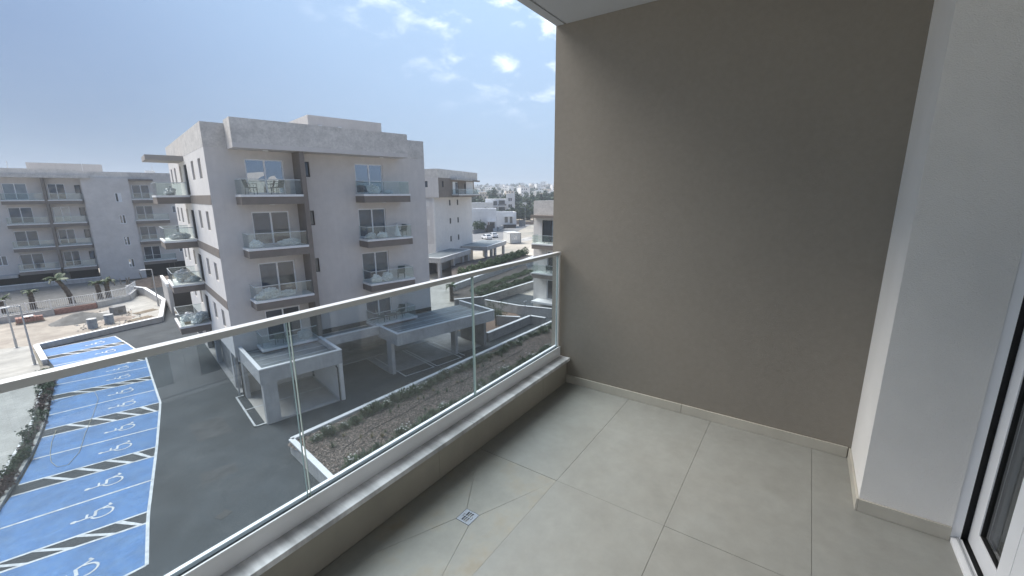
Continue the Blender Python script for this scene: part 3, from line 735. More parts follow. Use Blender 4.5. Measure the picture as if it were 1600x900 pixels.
MB().box(-11.2,-9.6,.2,.55,.3,2.19).build('column', conc_dark, ablk)
MB().box(-40,-14.3,-1.2,-.01,2.0,2.35).build('floor_slab', smooth_conc, ablk)
MB().box(1.0,2.2,4,5,16.0,16.5).build('roof_hatch', white_paint, ablk)
for x in (-13.0,-6.0,1.7): MB().tube([(x,1.0,16.0),(x,1.0,17.1)], .04, 6).build('vent_pipe', white_paint, ablk)
gw = thing('garden_wall', 'pale concrete wall running along the foot of the far left block', 'wall', FA_O, TH)
MB().box(-40,-6.5,-2.2,-1.9,.3,1.15).build('wall_face', smooth_conc, gw); MB().box(-40,-6.5,-3.6,-2.21,.3,.55).build('plinth', smooth_conc, gw); MB().box(-40,-6.45,-2.25,-1.85,1.15,1.22).build('coping', white_paint, gw)

# ------------------------------------------------------------------ building site at left
pw = thing('perimeter_wall', 'low pale wall with white top round the building site beyond the bays', 'wall', (0,0,0))
path = [(4.62,46.4),(4.9,51.7),(7.05,52.0),(11.0,52.65),(13.7,52.95),(16.25,60.6),(16.7,68.7),(15.9,72.6)]
hts = [.35,.40,.42,.45,.48,.7,1.05,1.0]
for k, (a, b) in enumerate(zip(path[:-1], path[1:])):
    d = Vector((b[0]-a[0], b[1]-a[1])).normalized(); q = Vector((-d.y, d.x))*.13; q2 = q*1.35
    def slab(q_, za, zb, ha, hb):
        p = [(a[0]-q_.x,a[1]-q_.y),(b[0]-q_.x,b[1]-q_.y),(b[0]+q_.x,b[1]+q_.y),(a[0]+q_.x,a[1]+q_.y)]
        zs0 = (za[0],za[1],za[1],za[0]); zs1 = (ha,hb,hb,ha)
        mm = MB(); mm.pts([(x,y,z) for (x,y),z in zip(p,zs0)]+[(x,y,z) for (x,y),z in zip(p,zs1)], [(3,2,1,0),(4,5,6,7),(0,1,5,4),(1,2,6,5),(2,3,7,6),(3,0,4,7)]); return mm
    slab(q, (-.05,-.05), None, hts[k], hts[k+1]).build('wall_section', smooth_conc, pw)
    slab(q2, (hts[k],hts[k+1]), None, hts[k]+.06, hts[k+1]+.06).build('coping', white_paint, pw)
# low wall and fence in front of the palms
fw_ = thing('retaining_wall', 'low grey concrete wall under the white fence, brick in the middle', 'wall', (0,0,0))
MB().seg((-20,66.0),(8.1,65.75),.25,0,.68).build('wall_section', smooth_conc, fw_)
bw = MB().seg((8.12,65.75),(11.5,65.8),.24,0,.62).build('brick_section', brick_red, fw_)
bm_ = MB().box(-.19,.19,-.04,.01,-.085,.085).mesh('brick', brick_red)
for r_ in range(3):
    for c_ in range(8): link('brick', bm_, bw, loc=(8.35+c_*.41+(r_ % 2)*.1, 65.62+random.uniform(-.02,.0), .12+r_*.19))
MB().seg((11.52,65.8),(14.7,67.0),.25,0,.7).build('wall_section', smooth_conc, fw_); MB().seg((14.7,67.0),(17.0,72.0),.25,0,.8).build('wall_section', smooth_conc, fw_)
fence = thing('fence', 'white metal bar fence in front of the palms at left', 'fence', (0,0,0))
fp = [(-6,66.2),(4.5,66.05),(8.7,65.95),(11.7,65.95),(14.5,67.1),(16.6,71.6)]
bars = MB(); rails = []
for a, b in zip(fp[:-1], fp[1:]):
    MB().seg(a, b, .04, 1.62, 1.67).build('rail', white_paint, fence); MB().seg(a, b, .04, .76, .80).build('rail', white_paint, fence)
for p, d in walk(fp, .16): bars.box(p.x-.011,p.x+.011,p.y-.011,p.y+.011,.8,1.62)
for p, d in walk(fp, 1.75): MB().box(p.x-.035,p.x+.035,p.y-.035,p.y+.035,.6,1.74).build('post', white_paint, fence)
bars.build('fence_bar', white_paint, fence, kind='stuff')
# palms
rp = random.Random(9)
def frond_mesh(Ln, droop, name='frond'):
    m = MB(); pts = []
    for k in range(9):
        t = k/8; pts.append(Vector((Ln*t*(1-.18*t*droop), 0, Ln*(.55*t - droop*.75*t*t))))
    m.tube(pts, [.03,.028,.025,.022,.02,.016,.013,.01,.006], 4)
    for k in range(1, 34):
        t = k/34; i = min(int(t*8), 7); p = pts[i].lerp(pts[i+1], t*8-i)
        ll = Ln*.34*(math.sin(math.pi*min(1, t*1.02+.12))**.7)
        for s in (-1, 1):
            q = p + Vector((ll*.55, s*ll*.75, -ll*.30)); m.pts([p, p+Vector((.05*Ln,0,.004)), q], [(0,1,2)])
    return m.mesh(name, leaf_palm, recalc=False)
FRM = [frond_mesh(1.0, .9), frond_mesh(1.0, 1.35), frond_mesh(1.0, .55)]
def palm(x, y, z, h, fl_, lean, label, n=14):
    t = thing('palm_tree', label, 'palm tree', (x, y, z), 0)
    top = Vector((lean[0], lean[1], h)); m = MB()
    pts, rs = [], []
    for k in range(15):
        s = k/14; pts.append(Vector((top.x*s*s, top.y*s*s, h*s-.1*(1-s)))); rs.append((.26-.09*s+(.045 if k % 2 else 0))*min(1, h/1.8+.2))
    m.tube(pts, rs, 9); m.build('trunk', bark, t)
    for k in range(n):
        o = link('frond', FRM[k % 3], t, loc=top, rot=(0, rp.uniform(-.45,.35), k*2.39996+rp.uniform(-.2,.2)))
        s = fl_*rp.uniform(.60,.85); o.scale = (s, s, s)
    return t
palm(4.9,68.6,.6,1.5,1.25,(.1,0),'short palm at the left edge of the photo behind the fence')
palm(7.0,68.2,.6,1.9,1.2,(0,.1),'second short palm from the left behind the fence')
palm(10.0,68.2,.6,2.9,1.9,(-.85,.1),'tallest palm leaning left in front of the far left block')
palm(12.45,68.6,.6,1.9,1.4,(-.1,0),'left palm of the pair beside the stair tower')
palm(13.15,68.4,.6,2.0,1.4,(.1,0),'right palm of the pair beside the stair tower')
# sand pile, rubble, drums, pallet
def mound(seed, rx, ry, h, m_, name, x, y, z=.0, label=None, cat=None, kind=None, n=22):
    rnd = random.Random(seed); vs = []; fs = []
    bumps = [(rnd.uniform(-.5,.5), rnd.uniform(-.5,.5), rnd.uniform(.25,.6), rnd.uniform(.4,1)) for _ in range(7)]
    for i in range(n+1):
        for j in range(n+1):
            u, v = -1+2*i/n, -1+2*j/n; r_ = math.hypot(u, v); base = max(0, 1-r_)
            q = sum(a*max(0, 1-math.hypot(u-bx, v-by)/br) for bx, by, br, a in bumps)/3
            vs.append((u*rx, v*ry, h*(base*.7+q*.5)*(1 if r_ < 1 else 0)+rnd.uniform(0,.03)*h*(r_ < 1) - (.05 if r_ >= 1 else 0)))
    for i in range(n):
        for j in range(n): a = i*(n+1)+j; fs.append((a, a+n+1, a+n+2, a+1))
    mm = MB(); mm.v = vs; mm.f = fs; o = mm.build(name, m_, smooth=True, kind=kind); o.location = (x, y, z)
    if label: tag(o, label, cat)
    return o
mound(1, 2.6, 1.9, 1.0, dirt_grey, 'sand_pile', 9.4, 60.6, .02, 'long grey sand pile in front of the brick wall', 'sand pile')
mound(2, 1.7, 1.2, .45, mat('pale rubble', (.46,.44,.41), .95, .2, 3, .8, 12, stain=.2, sscale=2), 'rubble_pile', 12.0, 61.8, .02, 'pale rubble heap beyond the drums', 'rubble')
mound(3, 1.6, 1.0, .4, mat('brown rubble', (.30,.25,.21), .95, .25, 3, .8, 12), 'rubble_pile', 11.4, 57.6, .02, 'brown rubble heap right of the two drums', 'rubble')
m = MB(); rs_ = random.Random(3)
for k in range(260):
    x, y = rs_.uniform(8.0,13.3), rs_.uniform(54.4,63.5); s = rs_.uniform(.05,.22)
    m.pts([(x+s*rs_.uniform(-1,1), y+s*rs_.uniform(-1,1), .0) for _ in range(4)]+[(x+.2*s, y-.1*s, s*.9)], [(0,1,4),(1,2,4),(2,3,4),(3,0,4)])
m.build('rubble', MATS['pale rubble'], kind='stuff')
for k, (x, y, lab) in enumerate([(9.15,55.75,'left grey blue drum on the building site'),(10.5,56.35,'right grey blue drum on the building site')]):
    t = thing('drum', lab, 'drum', (x, y, .02), 0)
    MB().tube([(0,0,0),(0,0,.28),(0,0,.30),(0,0,.33),(0,0,.6),(0,0,.62),(0,0,.65),(0,0,.92)], [.36,.36,.385,.36,.36,.385,.36,.36], 18).build('barrel', mat('blue grey drum', (.22,.26,.31), .6, .15, 4, stain=.2), t)
    MB().tube([(0,0,.921),(0,0,.95)], .375, 18).build('rim', steel, t)
t = thing('concrete_block', 'square grey concrete block by the brown rubble', 'concrete block', (12.1,60.4,.02), .3); MB().box(-.55,.55,-.4,.4,0,.85).build('block_body', conc_dark, t, bevel=.03); MB().box(-.2,.2,-.42,-.401,.2,.5).build('block_plate', dirt_grey, t)  # recess drawn as a darker plate on the front face
t = thing('brick_pallet', 'pallet of red bricks under white wrap near the lamp posts', 'pallet', (6.1,64.0,.02), -.08)
for k in range(5): MB().box(-1.0,1.0,-.5+k*.22,-.36+k*.22,.09,.12).build('slat', wood, t)
for k in range(3): MB().box(-1.0,1.0,-.5+k*.44,-.40+k*.44,0,.088).build('bearer', wood, t)
bm2 = MB().box(-.105,.105,-.24,.24,-.055,.055).mesh('brick', brick_red)
for i in range(8):
    for j in range(2):
        for k in range(4):
            if k == 3 and (i in (2,3) or (i > 5 and j)): continue
            link('brick', bm2, t, loc=(-.84+i*.235+random.uniform(-.01,.01), -.25+j*.5, .18+k*.118))
MB().box(-.5,.3,-.45,.4,.655,.67).build('wrap_sheet', plastic_w, t)
for k, (x, y, a, lab) in enumerate([(12.8,55.9,.35,'front pile of timber boards on the site paving'),(13.9,58.9,.3,'rear pile of timber boards on the site paving')]):
    t = thing('board_stack', lab, 'boards', (x, y, .05), a)
    for j in range(5): 
        o = MB().box(-1.0,1.0,-.09,.09,0,.045).build('board', wood, t); o.location = (random.uniform(-.12,.12), -.42+j*.2, .05*(j % 2)); o.rotation_euler = (0,0,random.uniform(-.12,.12))
stk = random.Random(12)
for k in range(14):
    x = 15.3+stk.uniform(0,4.0); y = 77+stk.uniform(-3,4)
    o = MB().tube([(0,0,0),(stk.uniform(-.35,.35),stk.uniform(-.2,.2),stk.uniform(1.1,1.9))], .055, 5).build('stake', wood); o.location = (x, y, .0)
    tag(o, 'timber stake standing at the foot of the stair tower', 'stake', 'stakes by the stair tower')
# bank of brown soil behind the site wall
mound(6, 5, 3.2, 1.3, mat('brown bank soil', (.16,.125,.10), .95, .25, 2, .8, 12), 'soil_bank', 20.5, 77.0, -.02, 'brown soil bank behind the white topped site wall', 'soil bank')

def street_lamp(x, y, z, h, armdir, label, arm=.55):
    t = thing('street_lamp', label, 'lamp', (x, y, z), armdir)
    MB().tube([(0,0,0),(0,0,.8),(0,0,.82),(0,0,h)], [.085,.085,.06,.045], 10).build('pole', steel, t, smooth=False)
    MB().tube([(0,0,h-.02),(arm,0,h+.03)], .03, 8).build('arm', steel, t)
    MB().box(arm-.05,arm+.5,-.11,.11,h,h+.07).build('lamp_head', white_paint, t, bevel=.02)
    MB().box(-.14,.14,-.14,.14,-.02,.03).build('base_plate', steel, t)
    return t
street_lamp(4.0,53.6,.06,4.1,R(190),'street lamp further from the camera at the corner of the left pavement')
street_lamp(4.15,46.9,.06,4.6,R(195),'street lamp nearer the camera beside the start of the blue bays')
street_lamp(15.75,60.9,.05,4.3,R(178),'street lamp on the site paving beside the white topped wall')

# garage box behind the near block
gb = thing('garage', 'low white garage with a dark door behind the near block', 'garage', FB @ Vector((-.95,27.6,0)), TH)
m = MB(); panel(m, front(), 0, 6.0, 0, 3.0, [(.35,5.6,.0,2.55)], .25); m.quad((0,0,0),(0,7,0),(0,7,3),(0,0,3)); m.build('wall', smooth_conc, gb)
MB().box(.36,5.59,.2,.24,.01,2.54).build('door', dark_frame, gb)
m = MB(); m.box(-.05,6.05,-.05,.2,3.0,3.35); m.box(-.05,.2,.2,7,3.0,3.35); m.build('parapet', white_paint, gb); MB().box(.2,6.05,.2,7,3.0,3.2).build('roof', mat('soil roof', (.14,.11,.09), .95, .2, 3), gb)

# ------------------------------------------------------------------ garden bed with mulch in the foreground below
PB = [(9.2,19.65),(33.6,18.75),(33.6,9.0),(8.0,9.0),(8.57,15.2)]
gbed = thing('planter_wall', 'white topped low wall round the mulch bed below the railing', 'wall', (0,0,0))
for k in (0, 4, 3):
    a, b = PB[k], PB[(k+1) % 5]
    MB().seg(a, b, .2, -.03, .70).build('wall_section', smooth_conc if k else stucco_cream, gbed)
    MB().seg(a, b, .25, .70, .76).build('coping', white_paint, gbed)
sheet('mulch_bed', [(9.28,19.5),(33.5,18.6),(33.5,9.05),(8.1,9.05),(8.68,15.2)], .60, mulch_soil)
rm = random.Random(21); chips = MB()
for k in range(42000):
    y = 19.5 - (rm.random()**1.25)*6.3; x = rm.uniform(8.9 if y > 15 else 8.5, 33.3)
    if y > 19.5-(x-9.3)*.037: continue
    L_, w_ = rm.uniform(.025,.065), rm.uniform(.010,.026); a = rm.uniform(0,6.28); tl = rm.uniform(-.5,.5); z = .605+rm.uniform(0,.035)
    ca, sa = math.cos(a), math.sin(a)
    chips.pts([(x-ca*L_-sa*w_, y-sa*L_+ca*w_, z-L_*tl*.3),(x+ca*L_-sa*w_, y+sa*L_+ca*w_, z+L_*tl*.3),(x+ca*L_+sa*w_, y+sa*L_-ca*w_, z+L_*tl*.3+.01),(x-ca*L_+sa*w_, y-sa*L_-ca*w_, z-L_*tl*.3+.01)], [(0,1,2,3)])
chips.build('bark_mulch', leaf_mat('bark chips', (.20,.155,.13), .65), recalc=False, kind='stuff')
tag(MB().tube([(10.2,16.9,.65),(12,17.2,.65),(14,17.1,.65),(17,17.3,.65),(20,17.1,.65),(26,17.0,.65)], .014, 5).build('drip_hose', black_rubber), 'thin black irrigation hose lying along the mulch bed', 'hose')
SHR = []
for k in range(4):
    rnd = random.Random(80+k); m = MB()
    for q in range(300):
        a, e = rnd.uniform(0,6.28), rnd.uniform(.25,1.5); L_ = rnd.uniform(.22,.5)
        d = Vector((math.cos(a)*math.cos(e), math.sin(a)*math.cos(e), math.sin(e))); s = Vector((-d.y, d.x, 0)).normalized()*.011
        p0 = Vector((rnd.gauss(0,.09), rnd.gauss(0,.09), 0)); p1 = p0+d*L_*.6; p2 = p0+d*L_ - Vector((0,0,.05*L_))
        m.pts([p0-s, p0+s, p1+s*1.6, p2, p1-s*1.6], [(0,1,2,3,4)])
    shm = m.mesh('foliage', leaf_grey if k % 2 else leaf_mid, recalc=False)
    f = MB()
    for q in range(16):
        p = Vector((rnd.gauss(0,.17), rnd.gauss(0,.17), rnd.uniform(.28,.46)))
        for i in range(4):
            a = i*1.57+rnd.uniform(0,1); f.pts([p, p+Vector((math.cos(a)*.035, math.sin(a)*.035, .012)), p+Vector((math.cos(a+.8)*.035, math.sin(a+.8)*.035, .012))], [(0,1,2)])
    SHR.append((shm, f.mesh('flower', petal, recalc=False)))
def shrub(x, y, z, k, s, flowers, label, group, cat='shrub', name='flowering_shrub'):
    t = thing(name, label, cat, (x, y, z), random.uniform(0,6), group); t.scale = (s, s, s*random.uniform(.8,1.1))
    link('foliage', SHR[k][0], t)
    if flowers: link('flower', SHR[k][1], t)
    return t
for k in range(34):
    t_ = k/33; x = 9.95+t_*23.3+random.uniform(-.12,.12); y = 18.75-(x-9.9)*.034+random.uniform(-.18,.18)
    fl_ = random.random() < .5
    shrub(x, y, .6, random.randrange(4), random.uniform(.8,1.4), fl_, 'green shrub with white flowers in the back row of the mulch bed' if fl_ else 'leafy green shrub in the back row of the mulch bed', 'white flowering shrubs along the bed wall' if fl_ else 'green shrubs along the bed wall')
for k in range(32):
    x = 9.6+k*.74+random.uniform(-.15,.15); y = 15.35+random.uniform(-.3,.3)+max(0,(x-20))*.02
    shrub(x, y, .6, random.randrange(4), random.uniform(.95,1.5), k % 4 == 0, 'small green shrub in the front row of the mulch bed' if k % 4 else 'small white flowering shrub in the front row of the mulch bed', 'front row shrubs in the bed' if k % 4 else 'white flowering front row shrubs')
TF = []
for k in range(2):
    rnd = random.Random(140+k); m = MB()
    for q in range(90):
        a, e, L_ = rnd.uniform(0,6.28), rnd.uniform(.5,1.4), rnd.uniform(.15,.34); d = Vector((math.cos(a)*math.cos(e), math.sin(a)*math.cos(e), math.sin(e))); s = Vector((-d.y,d.x,0)).normalized()*.006
        m.pts([-s, s, d*L_], [(0,1,2)])
    TF.append(m.mesh('grass_tuft', leaf_dry if k == 0 else leaf_grey, recalc=False))
for k in range(30):
    x = random.uniform(10,28); y = random.uniform(15.9,18.0); v = random.randrange(2)
    o = link('grass_tuft', TF[v], loc=(x, y, .6), rot=(0,0,random.uniform(0,6))); s = random.uniform(.8,1.4); o.scale = (s,s,s)
    tag(o, 'dry straw coloured grass tuft in the middle of the mulch bed' if v == 0 else 'grey green grass tuft in the middle of the mulch bed', 'grass tuft', 'straw coloured tufts in the bed' if v == 0 else 'green tufts in the bed')
t = thing('drain_cover', 'small dark square drain cover in the asphalt drive', 'drain cover', (5.38,17.82,-.01), .3); MB().box(-.24,.24,-.2,.2,0,.012).build('cover', mat('dark cast iron', (.04,.042,.045), .7, .15, 6), t)
for k in range(4): MB().box(-.2,.2,-.15+k*.09,-.12+k*.09,.0121,.018).build('bar', black_rubber, t)

# ------------------------------------------------------------------ walls, olive and hedges to the right
def wallrun(label, pts, z0, z1, m_=None, w_=.2, cop=.05):
    t = thing('low_wall', label, 'wall', (0,0,0))
    for a, b in zip(pts[:-1], pts[1:]):
        MB().seg(a, b, w_, z0, z1).build('wall_section', m_ or smooth_conc, t); MB().seg(a, b, w_+.06, z1, z1+cop).build('coping', white_paint, t)
    return t
wallrun('grey low wall with white top between the right carport and the bed', [(27.3,21.55),(33.9,21.35),(34.0,19.7)], -.03, .78, conc_dark, .22)
wallrun('inner low wall behind the olive tree bed', [(31.6,23.9),(32.6,21.7)], -.03, .9)
wallrun('grey wall with white top beyond the olive tree', [(36.1,28.7),(36.05,24.2),(36.9,20.2)], -.03, .92)
wallrun('long wall with white top below the lower hedge', [(34.2,31.6),(36.9,29.75),(47.8,29.5)], -.03, .96, conc_dark)
rw = thing('retaining_wall', 'tall grey retaining wall with recessed panels between the two hedges', 'wall', (0,0,0))
ra, rb = Vector((37.6,35.2)), Vector((65.6,40.2)); rd = (rb-ra).normalized()
MB().seg(ra, rb, .3, -.03, 1.5).build('wall_section', smooth_conc, rw); MB().seg(ra, rb, .36, 1.5, 1.57).build('coping', white_paint, rw)
for k in range(7):
    a = ra+rd*(k*4+.25); b = ra+rd*(k*4+3.75); n_ = Vector((rd.y,-rd.x))*.165
    MB().seg(a+n_, b+n_, .04, .35, 1.3).build('wall_panel', smooth_conc, rw)
sheet('hedge_terrace', [(38.2,35.5),(65.6,40.3),(67,47),(50,46.6)], 1.42, mulch_soil)
sheet('side_paving', [(33.2,29.5),(38.0,35.3),(51,47.5),(46,50),(29,33)], .0, pave_mat)
sheet('hedge_bed', [(34.3,31.8),(36.9,29.8),(47.8,29.6),(60,38.7),(37.7,34.9)], .82, mulch_soil)
sheet('olive_bed', [(27.5,21.7),(33.8,21.5),(35.9,24.3),(35.9,28.5),(28.5,27.5)], .02, mat('reddish soil', (.20,.135,.10), .95, .2, 3, .6, 20))
def hedge(label, a, b, z, h, w_, seed, lm, n):
    rnd = random.Random(seed); a, b = Vector(a), Vector(b); L_ = (b-a).length; d = (b-a)/L_; q = Vector((-d.y, d.x))
    t = thing('hedge', label, 'hedge', (0,0,0)); m = MB()
    for k in range(n):
        s = rnd.uniform(0, L_); bump = .75+.25*math.sin(s*2.1+seed)+.15*math.sin(s*5.3); u = rnd.uniform(-1,1)
        hh = h*bump*math.sqrt(max(0, 1-u*u*.8))*rnd.random()**.5; P = a+d*s+q*u*w_/2
        c = Vector((P.x, P.y, z+hh)); e = Vector((rnd.gauss(0,1), rnd.gauss(0,1), rnd.gauss(0,1))).normalized(); f = e.cross(Vector((rnd.gauss(0,1), rnd.gauss(0,1), rnd.gauss(0,1)))).normalized(); g = rnd.uniform(.06,.15)
        m.pts([c-e*g, c+f*g*.5, c+e*g, c-f*g*.5], [(0,1,2,3)])
    m.build('foliage', lm, t, recalc=False)
    return t
hedge('upper green hedge above the retaining wall', (43,38.4), (67,43.2), 1.42, 1.25, 1.5, 1, leaf_mid, 9000)
hedge('front low hedge just inside the long white topped wall', (37.2,30.7), (50.5,31.0), .82, .55, 1.0, 2, leaf_dark, 4200)
hedge('rear low hedge below the retaining wall', (38.6,32.6), (54.5,34.2), .82, .5, 1.2, 3, leaf_mid, 5200)
tree('olive_tree', 'small multi stemmed olive tree in the bed behind the right carport', 31.3, 23.6, .02, 2.5, 1.15, .75, 900, .07, leaf_grey, 31, .06, clump=16)
for k, (x, y, s) in enumerate([(34.2,25.4,.8),(34.8,26.6,.7),(33.3,25.6,.6),(35.2,28.6,.9)]):
    shrub(x, y, .02, k, s*1.5, False, 'low green shrub in the bed beside the olive tree', 'low shrubs near the olive', name='low_shrub')
palm(36.3,33.9,.0,1.9,1.3,(.0,.1),'small palm near the right corner of the near block')
lp = thing('bollard_lamp', 'thin grey garden light post by the white topped wall', 'lamp', (34.6,22.4,.0), 0)
MB().tube([(0,0,0),(0,0,1.9)], .03, 8).build('pole', steel, lp); MB().box(-.25,.25,-.05,.05,1.9,1.95).build('lamp_head', steel, lp)

# ------------------------------------------------------------------ block at the right behind the near block
D0 = Vector((49.8,48.5,0)); TD = R(16)
dblk = thing('apartment_building', 'cream apartment block behind the near block with a taupe top corner', 'building', D0, TD)
f1 = front(1.0); dh = []
for z in (11.6,8.5,5.4,2.3):
    if z < 3: continue
    dh += [(5.4,6.0,z-.95,z), (8.45,9.05,z-.95,z)]
m = MB(); panel(m, f1, .2, 14.9, 0, 12.04, dh); m.quad((.2,1,0),(.2,3.4,0),(.2,3.4,12.04),(.2,1,12.04)); m.quad((14.9,1,0),(14.9,15,0),(14.9,15,12.04),(14.9,1,12.04)); m.build('front_wall', stucco_cream, dblk)
for h_ in dh: window(dblk, f1, *h_, .16, dark_frame, 1, pane_c, .04)
s1 = side(0.0); ds = [(1.9,2.5,z-.95,z) for z in (14.6,11.6,8.5)]
m = MB(); panel(m, s1, 0, 15, 12.04, 15.1, [ds[0]]); m.build('side_wall', stucco_grey, dblk)
m = MB(); panel(m, side(.19), 1.3, 15, 4.6, 12.04, ds[1:]); panel(m, side(.4), 1.3, 15, 0, 4.6, []); m.build('side_wall', stucco_grey, dblk)
window(dblk, s1, *ds[0], .16, dark_frame, 1, pane_c, .04)
for h_ in ds[1:]: window(dblk, side(.19), *h_, .16, dark_frame, 1, pane_c, .04)
m = MB(); panel(m, front(0.0), 0, 13.9, 12.04, 15.1, [(1.2,1.75,13.65,14.6),(5.0,7.2,12.55,14.6),(9.6,10.2,12.55,14.4)]); m.quad((0,0,12.04),(14.9,0,12.04),(14.9,15,12.04),(0,15,12.04)); m.quad((13.9,0,12.04),(13.9,15,12.04),(13.9,15,15.1),(13.9,0,15.1)); m.build('taupe_storey', stucco_brown, dblk)
window(dblk, front(), 1.2,1.75,13.65,14.6,.16,dark_frame,1,pane_c,.04); window(dblk, front(), 5.0,7.2,12.55,14.6,.16,white_alu,2,[plastic_w,pane_c],.08,'sliding_door'); window(dblk, front(), 9.6,10.2,12.55,14.4,.16,dark_frame,1,pane_c,.04)
m = MB(); m.box(-.003,15.6,-.003,.3,15.104,16.45); m.box(-.003,.3,.3,15,15.104,16.45); m.box(15.3,15.6,.3,15,15.104,16.45); m.box(.3,15.3,.3,15,15.104,15.5); m.build('parapet', raw_conc, dblk)
MB().box(4.3,10.6,-1.2,-.005,14.85,15.1).build('roof_ledge', smooth_conc, dblk); MB().box(9.9,15.6,-.5,-.005,14.8,15.05).build('roof_ledge', stucco_brown, dblk)
MB().box(10.3,13.3,-.06,-.004,12.6,14.75).build('render_patch', stucco_cream, dblk)
balcony(dblk, 4.6, 13.4, -1.3, -.004, 12.5, 'flr', drop=.35)
def dcar(x0, x1, y0, y1, cols):
    m = MB(); m.box(x0, x1, y0, y1, 2.55, 3.25); o = m.build('carport_roof', smooth_conc, dblk); MB().box(x0-.03,x1+.03,y0-.03,y1+.0,3.25,3.32).build('coping', white_paint, o)
    MB().box(x0+.25,x1-.25,y0+.25,y1-.1,3.321,3.33).build('roof_membrane', MATS['grey roof membrane'], o)
    for x, y in cols: MB().box(x-.3,x+.3,y-.2,y+.2,0,2.549).build('column', smooth_conc, dblk)
dcar(-6.0, 5.1, -3.0, .95, [(-5.5,-2.6),(-1.0,-2.6),(2.4,-2.6),(4.6,-2.6),(4.6,.5)])
dcar(9.3, 19.7, -4.3, .95, [(9.9,-3.8),(12.6,-3.8),(14.5,-3.8),(19.2,-3.8),(19.2,.4),(11,.6)])
MB().box(5.11,9.29,-.9,.95,2.6,2.9).build('link_roof', smooth_conc, dblk); MB().box(-5.5,4.6,1.2,1.4,0,2.54).build('undercroft_wall', conc_dark, dblk)

# ------------------------------------------------------------------ block at the right edge, half hidden by the balcony wall
cblk = thing('apartment_building', 'cream block half hidden by the brown balcony wall, with chairs on its balconies', 'building', (39,0,0), 0)
cf = [7.4,4.3,1.2]; chh = [(21.0,23.1,7.45,9.75),(20.6,22.45,4.35,6.5),(20.6,22.45,1.25,3.4)]
m = MB(); panel(m, side(), 8, 24.15, -.02, 10.3, chh); m.quad((0,24.15,-.02),(12,24.15,-.02),(12,24.15,10.3),(0,24.15,10.3)); m.build('side_wall', stucco_cream, cblk)
for h_ in chh: window(cblk, side(), *h_, .16, white_alu if h_[2] < 7 else dark_frame, 2, pane_c if h_[2] < 7 else [pane_b, pane_c], .07, 'sliding_door')
m = MB(); m.box(-.004,.3,8,24.154,10.304,11.75); m.box(.3,12,23.85,24.154,10.304,11.75); m.box(.3,12,8,23.85,10.304,10.6); m.build('parapet', raw_conc, cblk)
MB().box(-.9,-.006,8,24.0,10.02,10.3).build('roof_ledge', stucco_brown, cblk)
for z in cf[:2]: 
    b_ = balcony(cblk, -1.3, -.004, 17.0, 23.6, z, 'lb')
MB().box(-1.4,-.004,17,23.6,1.0,1.2).build('terrace', white_paint, cblk)
for k in range(3): MB().box(.9+k*2.2,1.7+k*2.2,19.5,20.3,10.6,12.1).build('water_tank', dark_frame, cblk)
IC = Matrix.Translation((39,0,0))
chair(IC, -.6, 22.2, 7.4, 1.9, 'dark chair on the upper balcony of the half hidden block'); chair(IC, -.6, 21.9, 4.3, 1.9, 'dark chair on the lower balcony of the half hidden block')

# ------------------------------------------------------------------ road, villas, cars, cabin, trees beyond
sheet('road', [(60,74),(75,60),(100,72),(150,95),(240,125),(240,140),(140,112),(108,92),(80,86)], -.01, mat('pale worn asphalt', (.22,.22,.22), .9, .1, .5, .2, 20, stain=.15, sscale=.1))
sheet('dirt_lot', [(60,44),(150,80),(150,60),(95,40)], -.016, mat('pale sand lot', (.52,.47,.40), .95, .12, .4, .3, 6, stain=.15, sscale=.15))
def villa(name, label, cx, cy, rz, wdt, dep, h, wins, group=None, par=.5):
    t = thing(name, label, 'house', (cx, cy, 0), rz); m = MB()
    panel(m, front(), 0, wdt, 0, h, wins, .2); m.quad((0,0,0),(0,dep,0),(0,dep,h),(0,0,h)); m.quad((wdt,0,0),(wdt,dep,0),(wdt,dep,h),(wdt,0,h)); m.quad((0,dep,0),(wdt,dep,0),(wdt,dep,h),(0,dep,h)); m.quad((0,0,h-par),(wdt,0,h-par),(wdt,dep,h-par),(0,dep,h-par))
    m.build('wall', mat('white villa render', (.74,.74,.74), .85, .04, .8, stain=.06), t)
    for q in wins: window(t, front(), *q, .2, dark_frame, 2, pane_c, .06)
    return t
def at(az, d): return d*math.cos(R(az)), d*math.sin(R(az))
vx, vy = at(39.9, 148)
v1 = villa('white_house', 'blank white villa left of the dark bush on the far road', vx-1, vy+1, R(-52), 9.6, 10, 7.7, [(7.2,8.9,1.0,3.2)])
MB().box(6.5,9.3,-1.6,-.01,3.3,3.7).build('porch_roof', white_paint, v1); MB().box(6.6,6.9,-1.5,-1.2,0,3.29).build('porch_column', brick_red, v1)
vx, vy = at(37.75, 163)
v2 = villa('white_house', 'long low white villa with dark windows right of the blank one', vx, vy, R(-48), 10.5, 9, 5.9, [(.4,3.0,2.8,4.3),(6.0,7.2,2.0,4.2),(8.0,9.0,1.6,4.2)])
MB().box(5.6,9.6,-1.0,-.01,4.2,4.45).build('window_hood', white_paint, v2); MB().box(5.0,10.2,-1.4,-1.2,.0,1.3).build('garden_wall', dark_frame, v2)
gwl = thing('boundary_wall', 'dark boundary wall along the far road before the villas', 'wall', (0,0,0)); a, b = at(39.9,139), at(36.6,152); MB().seg(a, b, .3, 0, 1.3).build('wall_section', conc_dark, gwl); a2, b2 = at(36.5,152), at(35.3,172); MB().seg(a2, b2, .3, 0, 1.2).build('wall_section', smooth_conc, gwl); MB().seg(at(38.0,144), at(37.3,148), .5, 0, 2.4).build('gate', dark_frame, gwl)
tree('bush_tree', 'round dark tree before the blank white villa', *at(39.1,143), 0, 3.9, 2.1, 1.6, 1500, .22, leaf_dark, 41, .15)
ax, ay = at(38.2, 225)
